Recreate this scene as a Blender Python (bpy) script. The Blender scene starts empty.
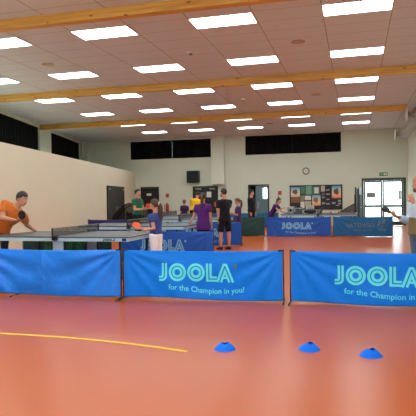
import bpy, bmesh, math, random
from math import sin, cos, pi, radians, sqrt, atan2
from mathutils import Vector, Matrix, noise
V = Vector
random.seed(4)
sc = bpy.context.scene
COL = sc.collection

# ------------------------------------------------------------------ materials
def srgb(r, g, b):
    def f(c):
        c /= 255.0
        return c / 12.92 if c <= .04045 else ((c + .055) / 1.055) ** 2.4
    return (f(r), f(g), f(b), 1)

MATS = {}
def mat(name, col, rough=.6, metal=0., spec=.5, noise_amt=0., nscale=8., bump=0., bscale=40., sheen=0.):
    if name in MATS: return MATS[name]
    m = bpy.data.materials.new(name); m.use_nodes = True
    nt = m.node_tree; b = nt.nodes['Principled BSDF']
    c = srgb(*col) if max(col) > 1.001 else (*col, 1)
    b.inputs['Base Color'].default_value = c
    b.inputs['Roughness'].default_value = rough
    b.inputs['Metallic'].default_value = metal
    b.inputs['Specular IOR Level'].default_value = spec
    if sheen: b.inputs['Sheen Weight'].default_value = sheen
    tc = nt.nodes.new('ShaderNodeTexCoord')
    if noise_amt:
        n = nt.nodes.new('ShaderNodeTexNoise'); n.inputs['Scale'].default_value = nscale; n.inputs['Detail'].default_value = 4
        nt.links.new(tc.outputs['Object'], n.inputs['Vector'])
        r = nt.nodes.new('ShaderNodeMapRange')
        r.inputs['To Min'].default_value = 1 - noise_amt; r.inputs['To Max'].default_value = 1 + noise_amt
        nt.links.new(n.outputs['Fac'], r.inputs['Value'])
        mx = nt.nodes.new('ShaderNodeVectorMath'); mx.operation = 'SCALE'
        mx.inputs[0].default_value = c[:3]
        nt.links.new(r.outputs['Result'], mx.inputs['Scale'])
        nt.links.new(mx.outputs['Vector'], b.inputs['Base Color'])
    if bump:
        n = nt.nodes.new('ShaderNodeTexNoise'); n.inputs['Scale'].default_value = bscale; n.inputs['Detail'].default_value = 3
        nt.links.new(tc.outputs['Object'], n.inputs['Vector'])
        bp = nt.nodes.new('ShaderNodeBump'); bp.inputs['Strength'].default_value = bump; bp.inputs['Distance'].default_value = .02
        nt.links.new(n.outputs['Fac'], bp.inputs['Height']); nt.links.new(bp.outputs['Normal'], b.inputs['Normal'])
    MATS[name] = m
    return m

def emit(name, col, s):
    m = bpy.data.materials.new(name); m.use_nodes = True
    nt = m.node_tree; nt.nodes.remove(nt.nodes['Principled BSDF'])
    e = nt.nodes.new('ShaderNodeEmission'); e.inputs['Color'].default_value = (*col, 1); e.inputs['Strength'].default_value = s
    nt.links.new(e.outputs[0], nt.nodes['Material Output'].inputs['Surface'])
    MATS[name] = m
    return m

def glass(name, tint=(.95, 1, .98), gl=.07):
    m = bpy.data.materials.new(name); m.use_nodes = True
    nt = m.node_tree; nt.nodes.remove(nt.nodes['Principled BSDF'])
    t = nt.nodes.new('ShaderNodeBsdfTransparent'); t.inputs[0].default_value = (*tint, 1)
    g = nt.nodes.new('ShaderNodeBsdfGlossy'); g.inputs['Roughness'].default_value = .02
    x = nt.nodes.new('ShaderNodeMixShader'); x.inputs[0].default_value = gl
    nt.links.new(t.outputs[0], x.inputs[1]); nt.links.new(g.outputs[0], x.inputs[2])
    nt.links.new(x.outputs[0], nt.nodes['Material Output'].inputs['Surface'])
    return m

def netmat(name, col, cell, thick):
    """woven netting: square holes cut by alpha"""
    m = bpy.data.materials.new(name); m.use_nodes = True
    nt = m.node_tree; b = nt.nodes['Principled BSDF']
    b.inputs['Base Color'].default_value = srgb(*col); b.inputs['Roughness'].default_value = .8
    tc = nt.nodes.new('ShaderNodeTexCoord'); sp = nt.nodes.new('ShaderNodeSeparateXYZ')
    nt.links.new(tc.outputs['UV'], sp.inputs[0])
    outs = []
    for ax in 'XY':
        md = nt.nodes.new('ShaderNodeMath'); md.operation = 'PINGPONG'; md.inputs[1].default_value = cell / 2
        nt.links.new(sp.outputs[ax], md.inputs[0])
        lt = nt.nodes.new('ShaderNodeMath'); lt.operation = 'LESS_THAN'; lt.inputs[1].default_value = thick / 2
        nt.links.new(md.outputs[0], lt.inputs[0]); outs.append(lt)
    mx = nt.nodes.new('ShaderNodeMath'); mx.operation = 'MAXIMUM'
    nt.links.new(outs[0].outputs[0], mx.inputs[0]); nt.links.new(outs[1].outputs[0], mx.inputs[1])
    nt.links.new(mx.outputs[0], b.inputs['Alpha'])
    return m

def wall_mat(name, col, bricks=True):
    m = mat(name, col, rough=.75, spec=.3, noise_amt=.04, nscale=1.2)
    nt = m.node_tree; b = nt.nodes['Principled BSDF']
    if bricks:
        g = nt.nodes.new('ShaderNodeTexCoord')
        sp = nt.nodes.new('ShaderNodeSeparateXYZ'); nt.links.new(g.outputs['Object'], sp.inputs[0])
        ad = nt.nodes.new('ShaderNodeMath'); ad.operation = 'ADD'
        nt.links.new(sp.outputs['X'], ad.inputs[0]); nt.links.new(sp.outputs['Y'], ad.inputs[1])
        cb = nt.nodes.new('ShaderNodeCombineXYZ'); nt.links.new(ad.outputs[0], cb.inputs[0]); nt.links.new(sp.outputs['Z'], cb.inputs[1])
        br = nt.nodes.new('ShaderNodeTexBrick'); br.inputs['Scale'].default_value = 1
        br.inputs['Brick Width'].default_value = .5; br.inputs['Row Height'].default_value = .2; br.inputs['Mortar Size'].default_value = .006
        nt.links.new(cb.outputs[0], br.inputs['Vector'])
        bp = nt.nodes.new('ShaderNodeBump'); bp.inputs['Strength'].default_value = .18; bp.inputs['Distance'].default_value = .01; bp.invert = True
        nt.links.new(br.outputs['Fac'], bp.inputs['Height']); nt.links.new(bp.outputs['Normal'], b.inputs['Normal'])
    return m

# ------------------------------------------------------------------ mesh builder
def basis(d):
    d = V(d).normalized()
    a = V((0, 0, 1)) if abs(d.z) < .9 else V((1, 0, 0))
    x = d.cross(a).normalized(); y = x.cross(d).normalized()
    return x, y, d

class MB:
    def __init__(s): s.v = []; s.f = []; s.uv = None
    def add(s, vs, fs):
        o = len(s.v); s.v += [V(v) for v in vs]; s.f += [tuple(i + o for i in f) for f in fs]; return s
    def box(s, a, b):
        x0, y0, z0 = a; x1, y1, z1 = b
        return s.add([(x0,y0,z0),(x1,y0,z0),(x1,y1,z0),(x0,y1,z0),(x0,y0,z1),(x1,y0,z1),(x1,y1,z1),(x0,y1,z1)],
                     [(0,3,2,1),(4,5,6,7),(0,1,5,4),(1,2,6,5),(2,3,7,6),(3,0,4,7)])
    def rings(s, rs, caps=True):
        n = len(rs[0]); o = len(s.v)
        for r in rs: s.v += [V(p) for p in r]
        for k in range(len(rs) - 1):
            for i in range(n):
                j = (i + 1) % n
                s.f.append((o + k*n + i, o + k*n + j, o + (k+1)*n + j, o + (k+1)*n + i))
        if caps:
            s.f.append(tuple(o + i for i in range(n))[::-1]); s.f.append(tuple(o + (len(rs)-1)*n + i for i in range(n)))
        return s
    def cone(s, p0, r0, p1, r1, n=14):
        p0 = V(p0); p1 = V(p1); x, y, d = basis(p1 - p0)
        return s.rings([[p + (x*cos(2*pi*i/n) + y*sin(2*pi*i/n)) * r for i in range(n)] for p, r in ((p0, r0), (p1, r1))])
    def cyl(s, p0, p1, r, n=14): return s.cone(p0, r, p1, r, n)
    def capsule(s, p0, r0, p1, r1, f0=False, f1=False, n=14):
        p0 = V(p0); p1 = V(p1); x, y, d = basis(p1 - p0); rs = []
        ring = lambda c, r: [c + (x*cos(2*pi*i/n) + y*sin(2*pi*i/n)) * r for i in range(n)]
        if not f0: rs += [ring(p0 - d*r0*cos(a), max(r0*sin(a), 1e-4)) for a in (.12, .5, 1.0)]
        rs.append(ring(p0, r0)); rs.append(ring(p1, r1))
        if not f1: rs += [ring(p1 + d*r1*sin(a), max(r1*cos(a), 1e-4)) for a in (.55, 1.05, 1.45)]
        return s.rings(rs)
    def ell(s, c, ax, ay, az, n=18, m=10):
        """ax, ay, az: half axes as vectors"""
        c = V(c); ax = V(ax); ay = V(ay); az = V(az)
        rs = []
        for k in range(m + 1):
            t = -pi/2 + pi*k/m; q = max(cos(t), .01)
            rs.append([c + (ax*cos(2*pi*i/n) + ay*sin(2*pi*i/n))*q + az*sin(t) for i in range(n)])
        return s.rings(rs)
    def tube(s, pts, r, n=10):
        pts = [V(p) for p in pts]; rs = []; px = None
        for i, p in enumerate(pts):
            d = (pts[min(i+1, len(pts)-1)] - pts[max(i-1, 0)]).normalized()
            if px is None: x, y, _ = basis(d)
            else: x = (px - d*px.dot(d)).normalized(); y = d.cross(x)
            px = x; rr = r[i] if isinstance(r, (list, tuple)) else r
            rs.append([p + (x*cos(2*pi*k/n) + y*sin(2*pi*k/n))*rr for k in range(n)])
        return s.rings(rs)
    def lathe(s, prof, c=(0,0,0), n=32):
        c = V(c)
        rs = [[c + V((r*cos(2*pi*i/n), r*sin(2*pi*i/n), z)) for i in range(n)] for r, z in prof]
        return s.rings(rs, caps=False)
    def prism(s, poly, z0, z1):
        n = len(poly)
        s.add([(x, y, z0) for x, y in poly] + [(x, y, z1) for x, y in poly],
              [tuple(range(n))[::-1], tuple(range(n, 2*n))] + [(i, (i+1) % n, n + (i+1) % n, n + i) for i in range(n)])
        return s
    def mesh(s, name, smooth=False):
        me = bpy.data.meshes.new(name); me.from_pydata([tuple(v) for v in s.v], [], s.f)
        bm = bmesh.new(); bm.from_mesh(me); bmesh.ops.recalc_face_normals(bm, faces=bm.faces[:]); bm.to_mesh(me); bm.free()
        if s.uv: 
            ul = me.uv_layers.new(name='UVMap')
            for lp in me.loops: ul.data[lp.index].uv = s.uv(me.vertices[lp.vertex_index].co)
        if smooth:
            for p in me.polygons: p.use_smooth = True
        me.update(); return me
    def build(s, name, m, parent=None, smooth=False, bevel=0.):
        o = bpy.data.objects.new(name, s.mesh(name, smooth)); COL.objects.link(o)
        if m: o.data.materials.append(m)
        if parent: o.parent = parent
        if bevel:
            b = o.modifiers.new('bevel', 'BEVEL'); b.width = bevel; b.segments = 2; b.limit_method = 'ANGLE'
        return o

def fused(mb, name, m, parent, voxel=.01, smooth=4):
    """melt overlapping volumes into one continuous surface"""
    t = bpy.data.objects.new('t', mb.mesh('t')); COL.objects.link(t)
    r = t.modifiers.new('r', 'REMESH'); r.mode = 'VOXEL'; r.voxel_size = voxel
    if smooth:
        k = t.modifiers.new('s', 'SMOOTH'); k.factor = .5; k.iterations = smooth
    me = bpy.data.meshes.new_from_object(t.evaluated_get(bpy.context.evaluated_depsgraph_get()))
    old = t.data; bpy.data.objects.remove(t); bpy.data.meshes.remove(old)
    me.name = name
    for p in me.polygons: p.use_smooth = True
    me.materials.clear(); me.materials.append(m)
    o = bpy.data.objects.new(name, me); COL.objects.link(o)
    if parent: o.parent = parent
    return o

def tag(o, label, cat, group=None):
    o['label'] = label; o['category'] = cat
    if group: o['group'] = group
    return o
def thing(name, label, cat, loc=(0,0,0), rz=0., group=None):
    o = bpy.data.objects.new(name, None); COL.objects.link(o); o.empty_display_size = .1
    o.location = loc; o.rotation_euler = (0, 0, rz)
    return tag(o, label, cat, group)
def struct(o): o['kind'] = 'structure'; return o
def dup(root, loc=None, rz=None, label=None):
    r = root.copy(); COL.objects.link(r)
    if loc is not None: r.location = loc
    if rz is not None: r.rotation_euler = (0, 0, rz)
    if label: r['label'] = label
    for ch in list(root.children):
        c = ch.copy(); COL.objects.link(c); c.parent = r
        for g in ch.children:
            d = g.copy(); COL.objects.link(d); d.parent = c
    return r

# ------------------------------------------------------------------ camera
F = 540.914; YAW = -.2654158; PIT = -.0187066; ROL = -.0145568; EYE = 1.4083
fw = V((sin(YAW)*cos(PIT), cos(YAW)*cos(PIT), sin(PIT)))
r0 = V((cos(YAW), -sin(YAW), 0)); u0 = r0.cross(fw)
rr = r0*cos(ROL) + u0*sin(ROL); uu = -r0*sin(ROL) + u0*cos(ROL)
cam = bpy.data.objects.new('camera', bpy.data.cameras.new('camera')); COL.objects.link(cam)
cam.matrix_world = Matrix(((rr.x, uu.x, -fw.x, 0), (rr.y, uu.y, -fw.y, 0), (rr.z, uu.z, -fw.z, EYE), (0, 0, 0, 1)))
cam.data.sensor_width = 36; cam.data.lens = 36*F/416; cam.data.clip_start = .05; cam.data.clip_end = 300
sc.camera = cam

# ------------------------------------------------------------------ room shell
HC = 4.469; YB = 26.4; XR = 2.35; Y0 = -5.0
XL = lambda y: -8.05 - .1986*(y - 11.05)        # lower left wall (side rooms)
SU = .246
XU = lambda y: -12.35 - SU*(y - 19.5)       # upper left wall, set back above the side rooms
LEDGE = 2.8

M_wall = wall_mat('cream wall paint', (224, 214, 190))
M_wallb = wall_mat('pale green grey wall paint', (216, 222, 204))
M_dark = mat('matt black paint', (22, 23, 25), .5)
M_black = mat('black metal', (18, 18, 20), .4)
M_white = mat('white paint', (225, 226, 224), .5)

def floor_mat():
    m = mat('orange sports floor', (188, 86, 6), rough=.28, spec=.3, noise_amt=.05, nscale=.7)
    return m
fl = struct(MB().add([(-16, Y0, 0), (5, Y0, 0), (5, YB + .2, 0), (-16, YB + .2, 0)], [(0, 1, 2, 3)]).build('floor', floor_mat()))

def ceil_mat():
    m = mat('ceiling tile', (214, 222, 230), rough=.9, spec=.1)
    nt = m.node_tree; b = nt.nodes['Principled BSDF']
    g = nt.nodes.new('ShaderNodeNewGeometry'); sp = nt.nodes.new('ShaderNodeSeparateXYZ'); nt.links.new(g.outputs['Position'], sp.inputs[0])
    outs = []
    for ax, off, p, w in (('X', .49 + 2.23*20, 1.115, .017), ('Y', -8.86 + 57, .57, .012)):
        a = nt.nodes.new('ShaderNodeMath'); a.operation = 'ADD'; a.inputs[1].default_value = off; nt.links.new(sp.outputs[ax], a.inputs[0])
        q = nt.nodes.new('ShaderNodeMath'); q.operation = 'PINGPONG'; q.inputs[1].default_value = p/2; nt.links.new(a.outputs[0], q.inputs[0])
        l = nt.nodes.new('ShaderNodeMath'); l.operation = 'LESS_THAN'; l.inputs[1].default_value = w/2; nt.links.new(q.outputs[0], l.inputs[0]); outs.append(l)
    mx = nt.nodes.new('ShaderNodeMath'); mx.operation = 'MAXIMUM'
    for i in (0, 1): nt.links.new(outs[i].outputs[0], mx.inputs[i])
    mixc = nt.nodes.new('ShaderNodeMix'); mixc.data_type = 'RGBA'
    mixc.inputs[6].default_value = srgb(214, 222, 230); mixc.inputs[7].default_value = srgb(160, 158, 158)
    nt.links.new(mx.outputs[0], mixc.inputs[0]); nt.links.new(mixc.outputs[2], b.inputs['Base Color'])
    return m
struct(MB().box((-18, Y0, HC), (5, YB + .2, HC + .15)).build('ceiling', ceil_mat()))

# lower left block of side rooms, its flat top is the ledge
struct(MB().prism([(XL(Y0), Y0), (XL(YB), YB), (XU(YB), YB), (XU(Y0), Y0)], 0, LEDGE).build('wall_left', M_wall))

def holed(L, H, holes):
    """rectangles of an L x H wall with rectangular holes (u0,v0,u1,v1)"""
    us = sorted({0, L, *[h[0] for h in holes], *[h[2] for h in holes]}); vs = sorted({0, H, *[h[1] for h in holes], *[h[3] for h in holes]})
    out = []
    for i in range(len(us)-1):
        run = None
        for j in range(len(vs)-1):
            cu = (us[i]+us[i+1])/2; cv = (vs[j]+vs[j+1])/2
            solid = not any(h[0] < cu < h[2] and h[1] < cv < h[3] for h in holes)
            if solid and run is None: run = vs[j]
            if run is not None and (not solid):
                out.append((us[i], run, us[i+1], vs[j])); run = None
        if run is not None: out.append((us[i], run, us[i+1], H))
    return out

# upper left wall: local u runs along the wall (towards the back), local y<0 is outside
LU = sqrt((YB - Y0)**2 * (1 + SU**2)); UANG = atan2(YB - Y0, XU(YB) - XU(Y0))
k_u = sqrt(1 + SU**2); uofy = lambda y: (y - Y0)*k_u
kl_u = sqrt(1 + .1986**2); lofy = lambda y: (y - Y0)*kl_u; LANG = atan2(YB - Y0, XL(YB) - XL(Y0))
wl_holes = [(uofy(15.0), 3.35, uofy(19.55), 4.37), (uofy(20.95), 3.35, uofy(25.55), 4.37)]
mb = MB()
for u0_, v0_, u1_, v1_ in holed(LU, HC, wl_holes): mb.box((u0_, 0, v0_), (u1_, .22, v1_))
wu = struct(mb.build('wall_left_upper', M_wallb)); wu.location = (XU(Y0), Y0, 0); wu.rotation_euler = (0, 0, UANG)

# back wall with its openings
bx0 = -14.6
bw_holes = [(-11.37, 3.46, -6.87, 4.405), (-5.23, 3.50, -.61, 4.44), (-5.10, 0, -4.06, 2.03), (.31, 0, 2.27, 2.22)]
mb = MB()
for u0_, v0_, u1_, v1_ in holed(XR + .25 - bx0, HC, [(a - bx0, b, c - bx0, d) for a, b, c, d in bw_holes]):
    mb.box((u0_ + bx0, YB, v0_), (u1_ + bx0, YB + .22, v1_))
struct(mb.build('wall_back', M_wallb))
struct(MB().box((XR, Y0, 0), (XR + .2, YB, HC)).build('wall_right', M_wallb))
mb = MB(); fill_holes = [(10.9, .9, 14.3, 3.7), (14.6, .9, 18.0, 3.7), (18.3, 0, 20.2, 3.7)]          # openings added in the unseen front wall, to brighten the foreground with daylight
for u0_, v0_, u1_, v1_ in holed(23, HC, fill_holes): mb.box((u0_ - 18, Y0 - .2, v0_), (u1_ - 18, Y0, v1_))
struct(mb.build('wall_front', M_wall))

# hanging casing on the back wall between the high windows, and pipes in the far left corner
struct(MB().box((-6.9, YB - .32, 2.08), (-6.24, YB, HC)).build('trim_1', M_wallb, bevel=.01))
struct(MB().cyl((XU(25.85) + .1, 25.85, LEDGE), (XU(25.85) + .1, 25.85, HC), .06).build('trim_2', M_wallb, smooth=True))
struct(MB().box((XU(26.2) + .02, 26.1, LEDGE), (XU(26.2) + .28, YB, HC)).build('trim_3', M_wallb))

# outside: pale paving and the sky
struct(MB().box((-20, YB + .25, -.12), (25, 90, -.04)).build('ground_outside', mat('pale paving', (205, 205, 200), .9)))
w = bpy.data.worlds.new('sky'); sc.world = w; w.use_nodes = True
wn = w.node_tree; bg = wn.nodes['Background']; bg.inputs[0].default_value = (.86, .94, 1, 1); bg.inputs[1].default_value = 4.5

# wooden beams across the ceiling
def wood_mat():
    m = mat('glulam timber', (176, 120, 48), .5)
    nt = m.node_tree; b = nt.nodes['Principled BSDF']
    tc = nt.nodes.new('ShaderNodeTexCoord'); mp = nt.nodes.new('ShaderNodeMapping'); mp.inputs['Scale'].default_value = (.7, 8, 22)
    nt.links.new(tc.outputs['Object'], mp.inputs[0])
    n = nt.nodes.new('ShaderNodeTexNoise'); n.inputs['Scale'].default_value = 2.2; n.inputs['Detail'].default_value = 6
    nt.links.new(mp.outputs[0], n.inputs['Vector'])
    mp2 = nt.nodes.new('ShaderNodeMapping'); mp2.inputs['Scale'].default_value = (2.6, 5, 9); nt.links.new(tc.outputs['Object'], mp2.inputs[0])
    vo = nt.nodes.new('ShaderNodeTexVoronoi'); vo.inputs['Scale'].default_value = 1; nt.links.new(mp2.outputs[0], vo.inputs['Vector'])
    lt = nt.nodes.new('ShaderNodeMath'); lt.operation = 'LESS_THAN'; lt.inputs[1].default_value = .11; nt.links.new(vo.outputs['Distance'], lt.inputs[0])
    cr = nt.nodes.new('ShaderNodeValToRGB'); cr.color_ramp.elements[0].position = .3; cr.color_ramp.elements[1].position = .7
    cr.color_ramp.elements[0].color = srgb(196, 142, 56); cr.color_ramp.elements[1].color = srgb(228, 182, 92)
    nt.links.new(n.outputs['Fac'], cr.inputs[0])
    mx = nt.nodes.new('ShaderNodeMix'); mx.data_type = 'RGBA'; mx.inputs[7].default_value = srgb(120, 76, 32)
    nt.links.new(lt.outputs[0], mx.inputs[0]); nt.links.new(cr.outputs[0], mx.inputs[6]); nt.links.new(mx.outputs[2], b.inputs['Base Color'])
    return m
M_wood = wood_mat()
for y, lab, h in ((7.98, 'amber wooden ceiling beam nearest the front, its knots showing', .155), (13.6, 'middle wooden ceiling beam across the hall', .185), (19.45, 'farthest wooden ceiling beam ending between the two left high windows', .2)):
    o = MB().box((XU(y) + .02, y, HC - h), (2.0 if y < 19 else 1.72, y + .16, HC - .001)).build('ceiling_beam', M_wood)
    tag(o, lab, 'beam', 'wooden ceiling beams')

# ------------------------------------------------------------------ ceiling lights
M_lamp = emit('light panel', (.92, .99, 1), 9.6)
rows = [3.15, 5.98, 8.86, 11.71, 14.56, 17.42, 20.4, 23.12]
order_r = {8.86: 'front row', 11.71: 'second row', 14.56: 'third row', 17.42: 'fourth row', 20.4: 'fifth row', 23.12: 'sixth and farthest row'}
order_c = ['rightmost', 'second from the right', 'third from the right', 'fourth from the right', 'fifth from the right']
proto = None
for y in [-2.6, .3] + rows:
    for k in range(5):
        x = -.485 - 2.23*k
        if x < XU(y) + .2: continue
        lab = 'white light panel, %s in the %s' % (order_c[k], order_r.get(y, 'rows nearer than the front beam'))
        if proto is None:
            proto = thing('ceiling_light', lab, 'ceiling light', (x, y, HC), 0, 'ceiling light panels')
            fr = MB()
            for a, b in (((-.0, 0, -.02), (1.10, .012, .0)), ((0, .548, -.02), (1.10, .56, 0)), ((0, .012, -.02), (.012, .548, 0)), ((1.088, .012, -.02), (1.10, .548, 0))): fr.box(a, b)
            fr.build('frame', M_white, proto)
            MB().box((.012, .012, -.014), (1.088, .548, -.001)).build('diffuser', M_lamp, proto)
        else: dup(proto, (x, y, HC), 0, lab)

# ceiling speakers / detectors
def ceiling_disc(x, y, lab):
    o = MB().lathe([(.001, 0), (.13, 0), (.14, -.012), (.11, -.02), (.10, -.012), (.001, -.016)], (0, 0, 0), 28).build('ceiling_speaker', mat('ivory grille', (190, 168, 150), .7), smooth=True)
    o.location = (x, y, HC); tag(o, lab, 'ceiling speaker', 'round ceiling speakers'); return o
ceiling_disc(-6.637, 10.87, 'round flush ceiling speaker at upper left between two light panels')
ceiling_disc(-1.057, 10.84, 'round flush ceiling speaker at upper right right of the front row panels')
ceiling_disc(-1.1, 16.6, 'small round ceiling speaker beyond the middle beam on the right')
ceiling_disc(-3.39, 22.5, 'small round ceiling speaker beyond the farthest beam')
def detector(x, y, lab):
    t = thing('smoke_detector', lab, 'smoke detector', (x, y, HC), 0, 'smoke detectors')
    MB().lathe([(.001, 0), (.07, 0), (.07, -.02), (.045, -.035), (.001, -.035)]).build('base', M_white, t, True)
    MB().lathe([(.035, -.03), (.04, -.05), (.03, -.075), (.001, -.08)], n=20).build('sensor', mat('grey plastic', (150, 150, 150), .5), t, True)
detector(-3.287, 10.88, 'white smoke detector under the ceiling between front and second light rows')
detector(-3.33, 16.58, 'white smoke detector under the ceiling left of the fourth light row')

# ------------------------------------------------------------------ windows, curtains
M_frame = mat('dark window frame', (20, 22, 28), .45)
M_pane = glass('window glass')
M_curt = mat('black curtain cloth', (12, 12, 15), .9, spec=.2)
def curtain(x0, x1, z0, z1, y, M, lab):
    """pleated sheet with thickness, local x along the wall"""
    n = int((x1 - x0)/.03); mb = MB()
    fr = [(x0 + (x1-x0)*i/n, y + .03*sin((x1-x0)*i/n*2*pi/.24 + 1.3*sin(i*.13))) for i in range(n+1)]
    vs = []; fs = []
    for d in (0, .008):
        for z in (z0, z1): vs += [(x, yy + d, z) for x, yy in fr]
    m = n + 1
    for i in range(n):
        fs += [(i, i+1, m+i+1, m+i), (2*m+i, 3*m+i, 3*m+i+1, 2*m+i+1), (m+i, m+i+1, 3*m+i+1, 3*m+i), (i, 2*m+i, 2*m+i+1, i+1)]
    fs += [(0, m, 3*m, 2*m), (n, 2*m+n, 3*m+n, m+n)]
    o = mb.add(vs, fs).build('curtain', M_curt, smooth=True); o.matrix_world = M
    return tag(o, lab, 'curtain', 'black curtains over the high windows')
def high_window(name, u0, u1, z0, z1, M, labs, gap):
    """frame and pane sit in the opening, curtains hang in front of the pane; local -y is the room"""
    mb = MB(); t = .06
    mb.box((u0, .11, z0), (u0+t, .2, z1)).box((u1-t, .11, z0), (u1, .2, z1)).box((u0+t, .11, z0), (u1-t, .2, z0+t)).box((u0+t, .11, z1-t), (u1-t, .2, z1))
    c = (u0+u1)/2
    mb.box((c-.03, .15, z0+t), (c+.03, .2, z1-t))
    fo = struct(mb.build(name, M_frame)); fo.matrix_world = M
    MB().box((u0+t, .17, z0+t), (u1-t, .18, z1-t)).build('pane', M_pane, fo)
    g0, g1 = gap
    if g0 - u0 > .3: curtain(u0+.012, g0, z0+.012, z1-.012, .06, M, labs[0])
    curtain(g1, u1-.012, z0+.012, z1-.012, .06, M, labs[1])
Mb = Matrix.Translation((0, YB, 0))
Mu = Matrix.Translation((XU(Y0), Y0, 0)) @ Matrix.Rotation(UANG, 4, 'Z')
high_window('window_1', -11.37, -6.87, 3.46, 4.405, Mb, ['black curtain over left half of the back high window left of the casing', 'black curtain over right half of the back high window left of the casing'], (-9.07, -9.05))
high_window('window_2', -5.23, -.61, 3.50, 4.44, Mb, ['black curtain over left half of the back high window above the notice board', 'black curtain over right half of the back high window above the notice board'], (-2.93, -2.90))
# on the angled wall local y<0 must be the room: the wall box runs y 0..0.22 away from it
u = [uofy(15.0), uofy(19.55), uofy(20.95), uofy(25.55)]
high_window('window_3', u[0], u[1], 3.35, 4.37, Mu, ['black curtain over first half of the nearer left high window', 'black curtain over second half of the nearer left high window'], (u[0]+2.4, u[0]+2.41))
high_window('window_4', u[2], u[3], 3.35, 4.37, Mu, ['', 'black curtain filling the farther left high window beside the corner'], (u[2]+.05, u[2]+.2))

for i, (a, b, c, d) in enumerate(fill_holes):
    a -= 18; c -= 18; mb = MB(); t = .07
    mb.box((a, Y0-.15, b), (a+t, Y0-.05, d)).box((c-t, Y0-.15, b), (c, Y0-.05, d)).box((a+t, Y0-.15, b), (c-t, Y0-.05, b+t)).box((a+t, Y0-.15, d-t), (c-t, Y0-.05, d)).box(((a+c)/2-.03, Y0-.15, b+t), ((a+c)/2+.03, Y0-.05, d-t))
    fo = struct(mb.build('window_%d' % (5+i), M_frame))  # invented glazing behind the viewer, added so sky light fills the hall
    MB().box((a+t, Y0-.11, b+t), (c-t, Y0-.10, d-t)).build('pane', M_pane, fo)

# ------------------------------------------------------------------ doors
M_door = mat('black door paint', (24, 26, 27), .4)
M_steel = mat('brushed steel', (170, 172, 175), .3, 1)
M_closer = mat('door closer grey', (150, 150, 140), .5)
M_paper = mat('white paper', (225, 225, 215), .8)
def plain_door(name, x0, x1, z1, M, leaves, closers, handle):
    o = struct(MB().box((x0, -.05, 0), (x0+.06, -.002, z1)).box((x1-.06, -.05, 0), (x1, -.002, z1)).box((x0+.06, -.05, z1-.06), (x1-.06, -.002, z1)).build(name, M_dark)); o.matrix_world = M
    wd = (x1 - x0 - .12)/leaves
    for i in range(leaves):
        lf = MB().box((x0+.06+wd*i+.004, -.035, .005), (x0+.06+wd*(i+1)-.004, -.004, z1-.065)).build('door_leaf', M_door, o)
        if i < len(closers) and closers[i]:
            a = x0+.06+wd*i + (.08 if i == 0 else wd-.38)
            MB().box((a, -.09, z1-.17), (a+.3, -.036, z1-.1)).build('door_closer', M_closer, lf, bevel=.006)
        hx = x0+.06+wd*i + (wd-.08 if i == 0 else .08)
        if handle:
            MB().box((hx-.02, -.045, .9), (hx+.02, -.036, 1.1)).cyl((hx, -.045, 1.02), (hx, -.09, 1.02), .01).cyl((hx, -.085, 1.02), (hx - (.11 if i == 0 else -.11), -.085, 1.02), .01).build('door_handle', M_steel, lf)
    return o
ML = Matrix.Translation((XL(Y0), Y0, 0)) @ Matrix.Rotation(LANG, 4, 'Z')
plain_door('door_1', lofy(20.55), lofy(23.6), 1.98, ML, 2, (1, 1), True)
d2 = plain_door('door_2', -10.79, -9.79, 2.02, Mb, 1, (), True)
d3 = plain_door('door_3', -7.95, -6.64, 2.0, Mb, 2, (1, 1), True)
def sheet(name, x0, x1, z0, z1, m, lab, cat, group=None, y=YB - .05, t=.006):
    return tag(MB().box((x0, y - t, z0), (x1, y, z1)).build(name, m), lab, cat, group)
sheet('notice', -10.46, -10.2, 1.57, 1.68, M_paper, 'small white notice on the black door behind the green shirted man', 'notice')
sheet('notice', -7.22, -6.98, 1.44, 1.72, M_paper, 'white paper notice on the black double door in the middle', 'notice')

# door_4: open doorway to a dark passage, one grey blue leaf with a bright window shut
o4 = struct(MB().box((-5.10, -.03, 0), (-5.04, .22, 2.03)).box((-4.12, -.03, 0), (-4.06, .22, 2.03)).box((-5.04, -.03, 1.97), (-4.12, .22, 2.03)).build('door_4', M_dark)); o4.matrix_world = Mb
M_leaf = mat('grey blue door paint', (98, 122, 132), .5)
mb = MB()
for a, b in (((-4.74, .06, .005), (-4.42, .10, 1.965)), ((-4.42, .06, .005), (-4.13, .10, 1.33)), ((-4.42, .06, 1.86), (-4.13, .10, 1.965)), ((-4.17, .06, 1.33), (-4.13, .1, 1.86))): mb.box(a, b)
lf = mb.build('door_leaf', M_leaf, o4)
MB().box((-4.42, .075, 1.33), (-4.17, .085, 1.86)).build('door_window', M_pane, lf)
MB().box((-4.64, .03, .85), (-4.60, .059, 1.2)).cyl((-4.62, .02, 1.1), (-4.5, .02, 1.1), .012).build('door_handle', M_steel, lf)
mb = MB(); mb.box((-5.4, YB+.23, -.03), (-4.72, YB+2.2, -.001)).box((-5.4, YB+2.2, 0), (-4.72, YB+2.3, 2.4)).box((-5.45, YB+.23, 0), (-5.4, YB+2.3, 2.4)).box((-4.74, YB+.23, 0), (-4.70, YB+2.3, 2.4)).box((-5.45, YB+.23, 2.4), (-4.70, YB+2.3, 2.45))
struct(mb.build('wall_passage', mat('dim grey wall', (92, 92, 92), .8)))

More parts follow.
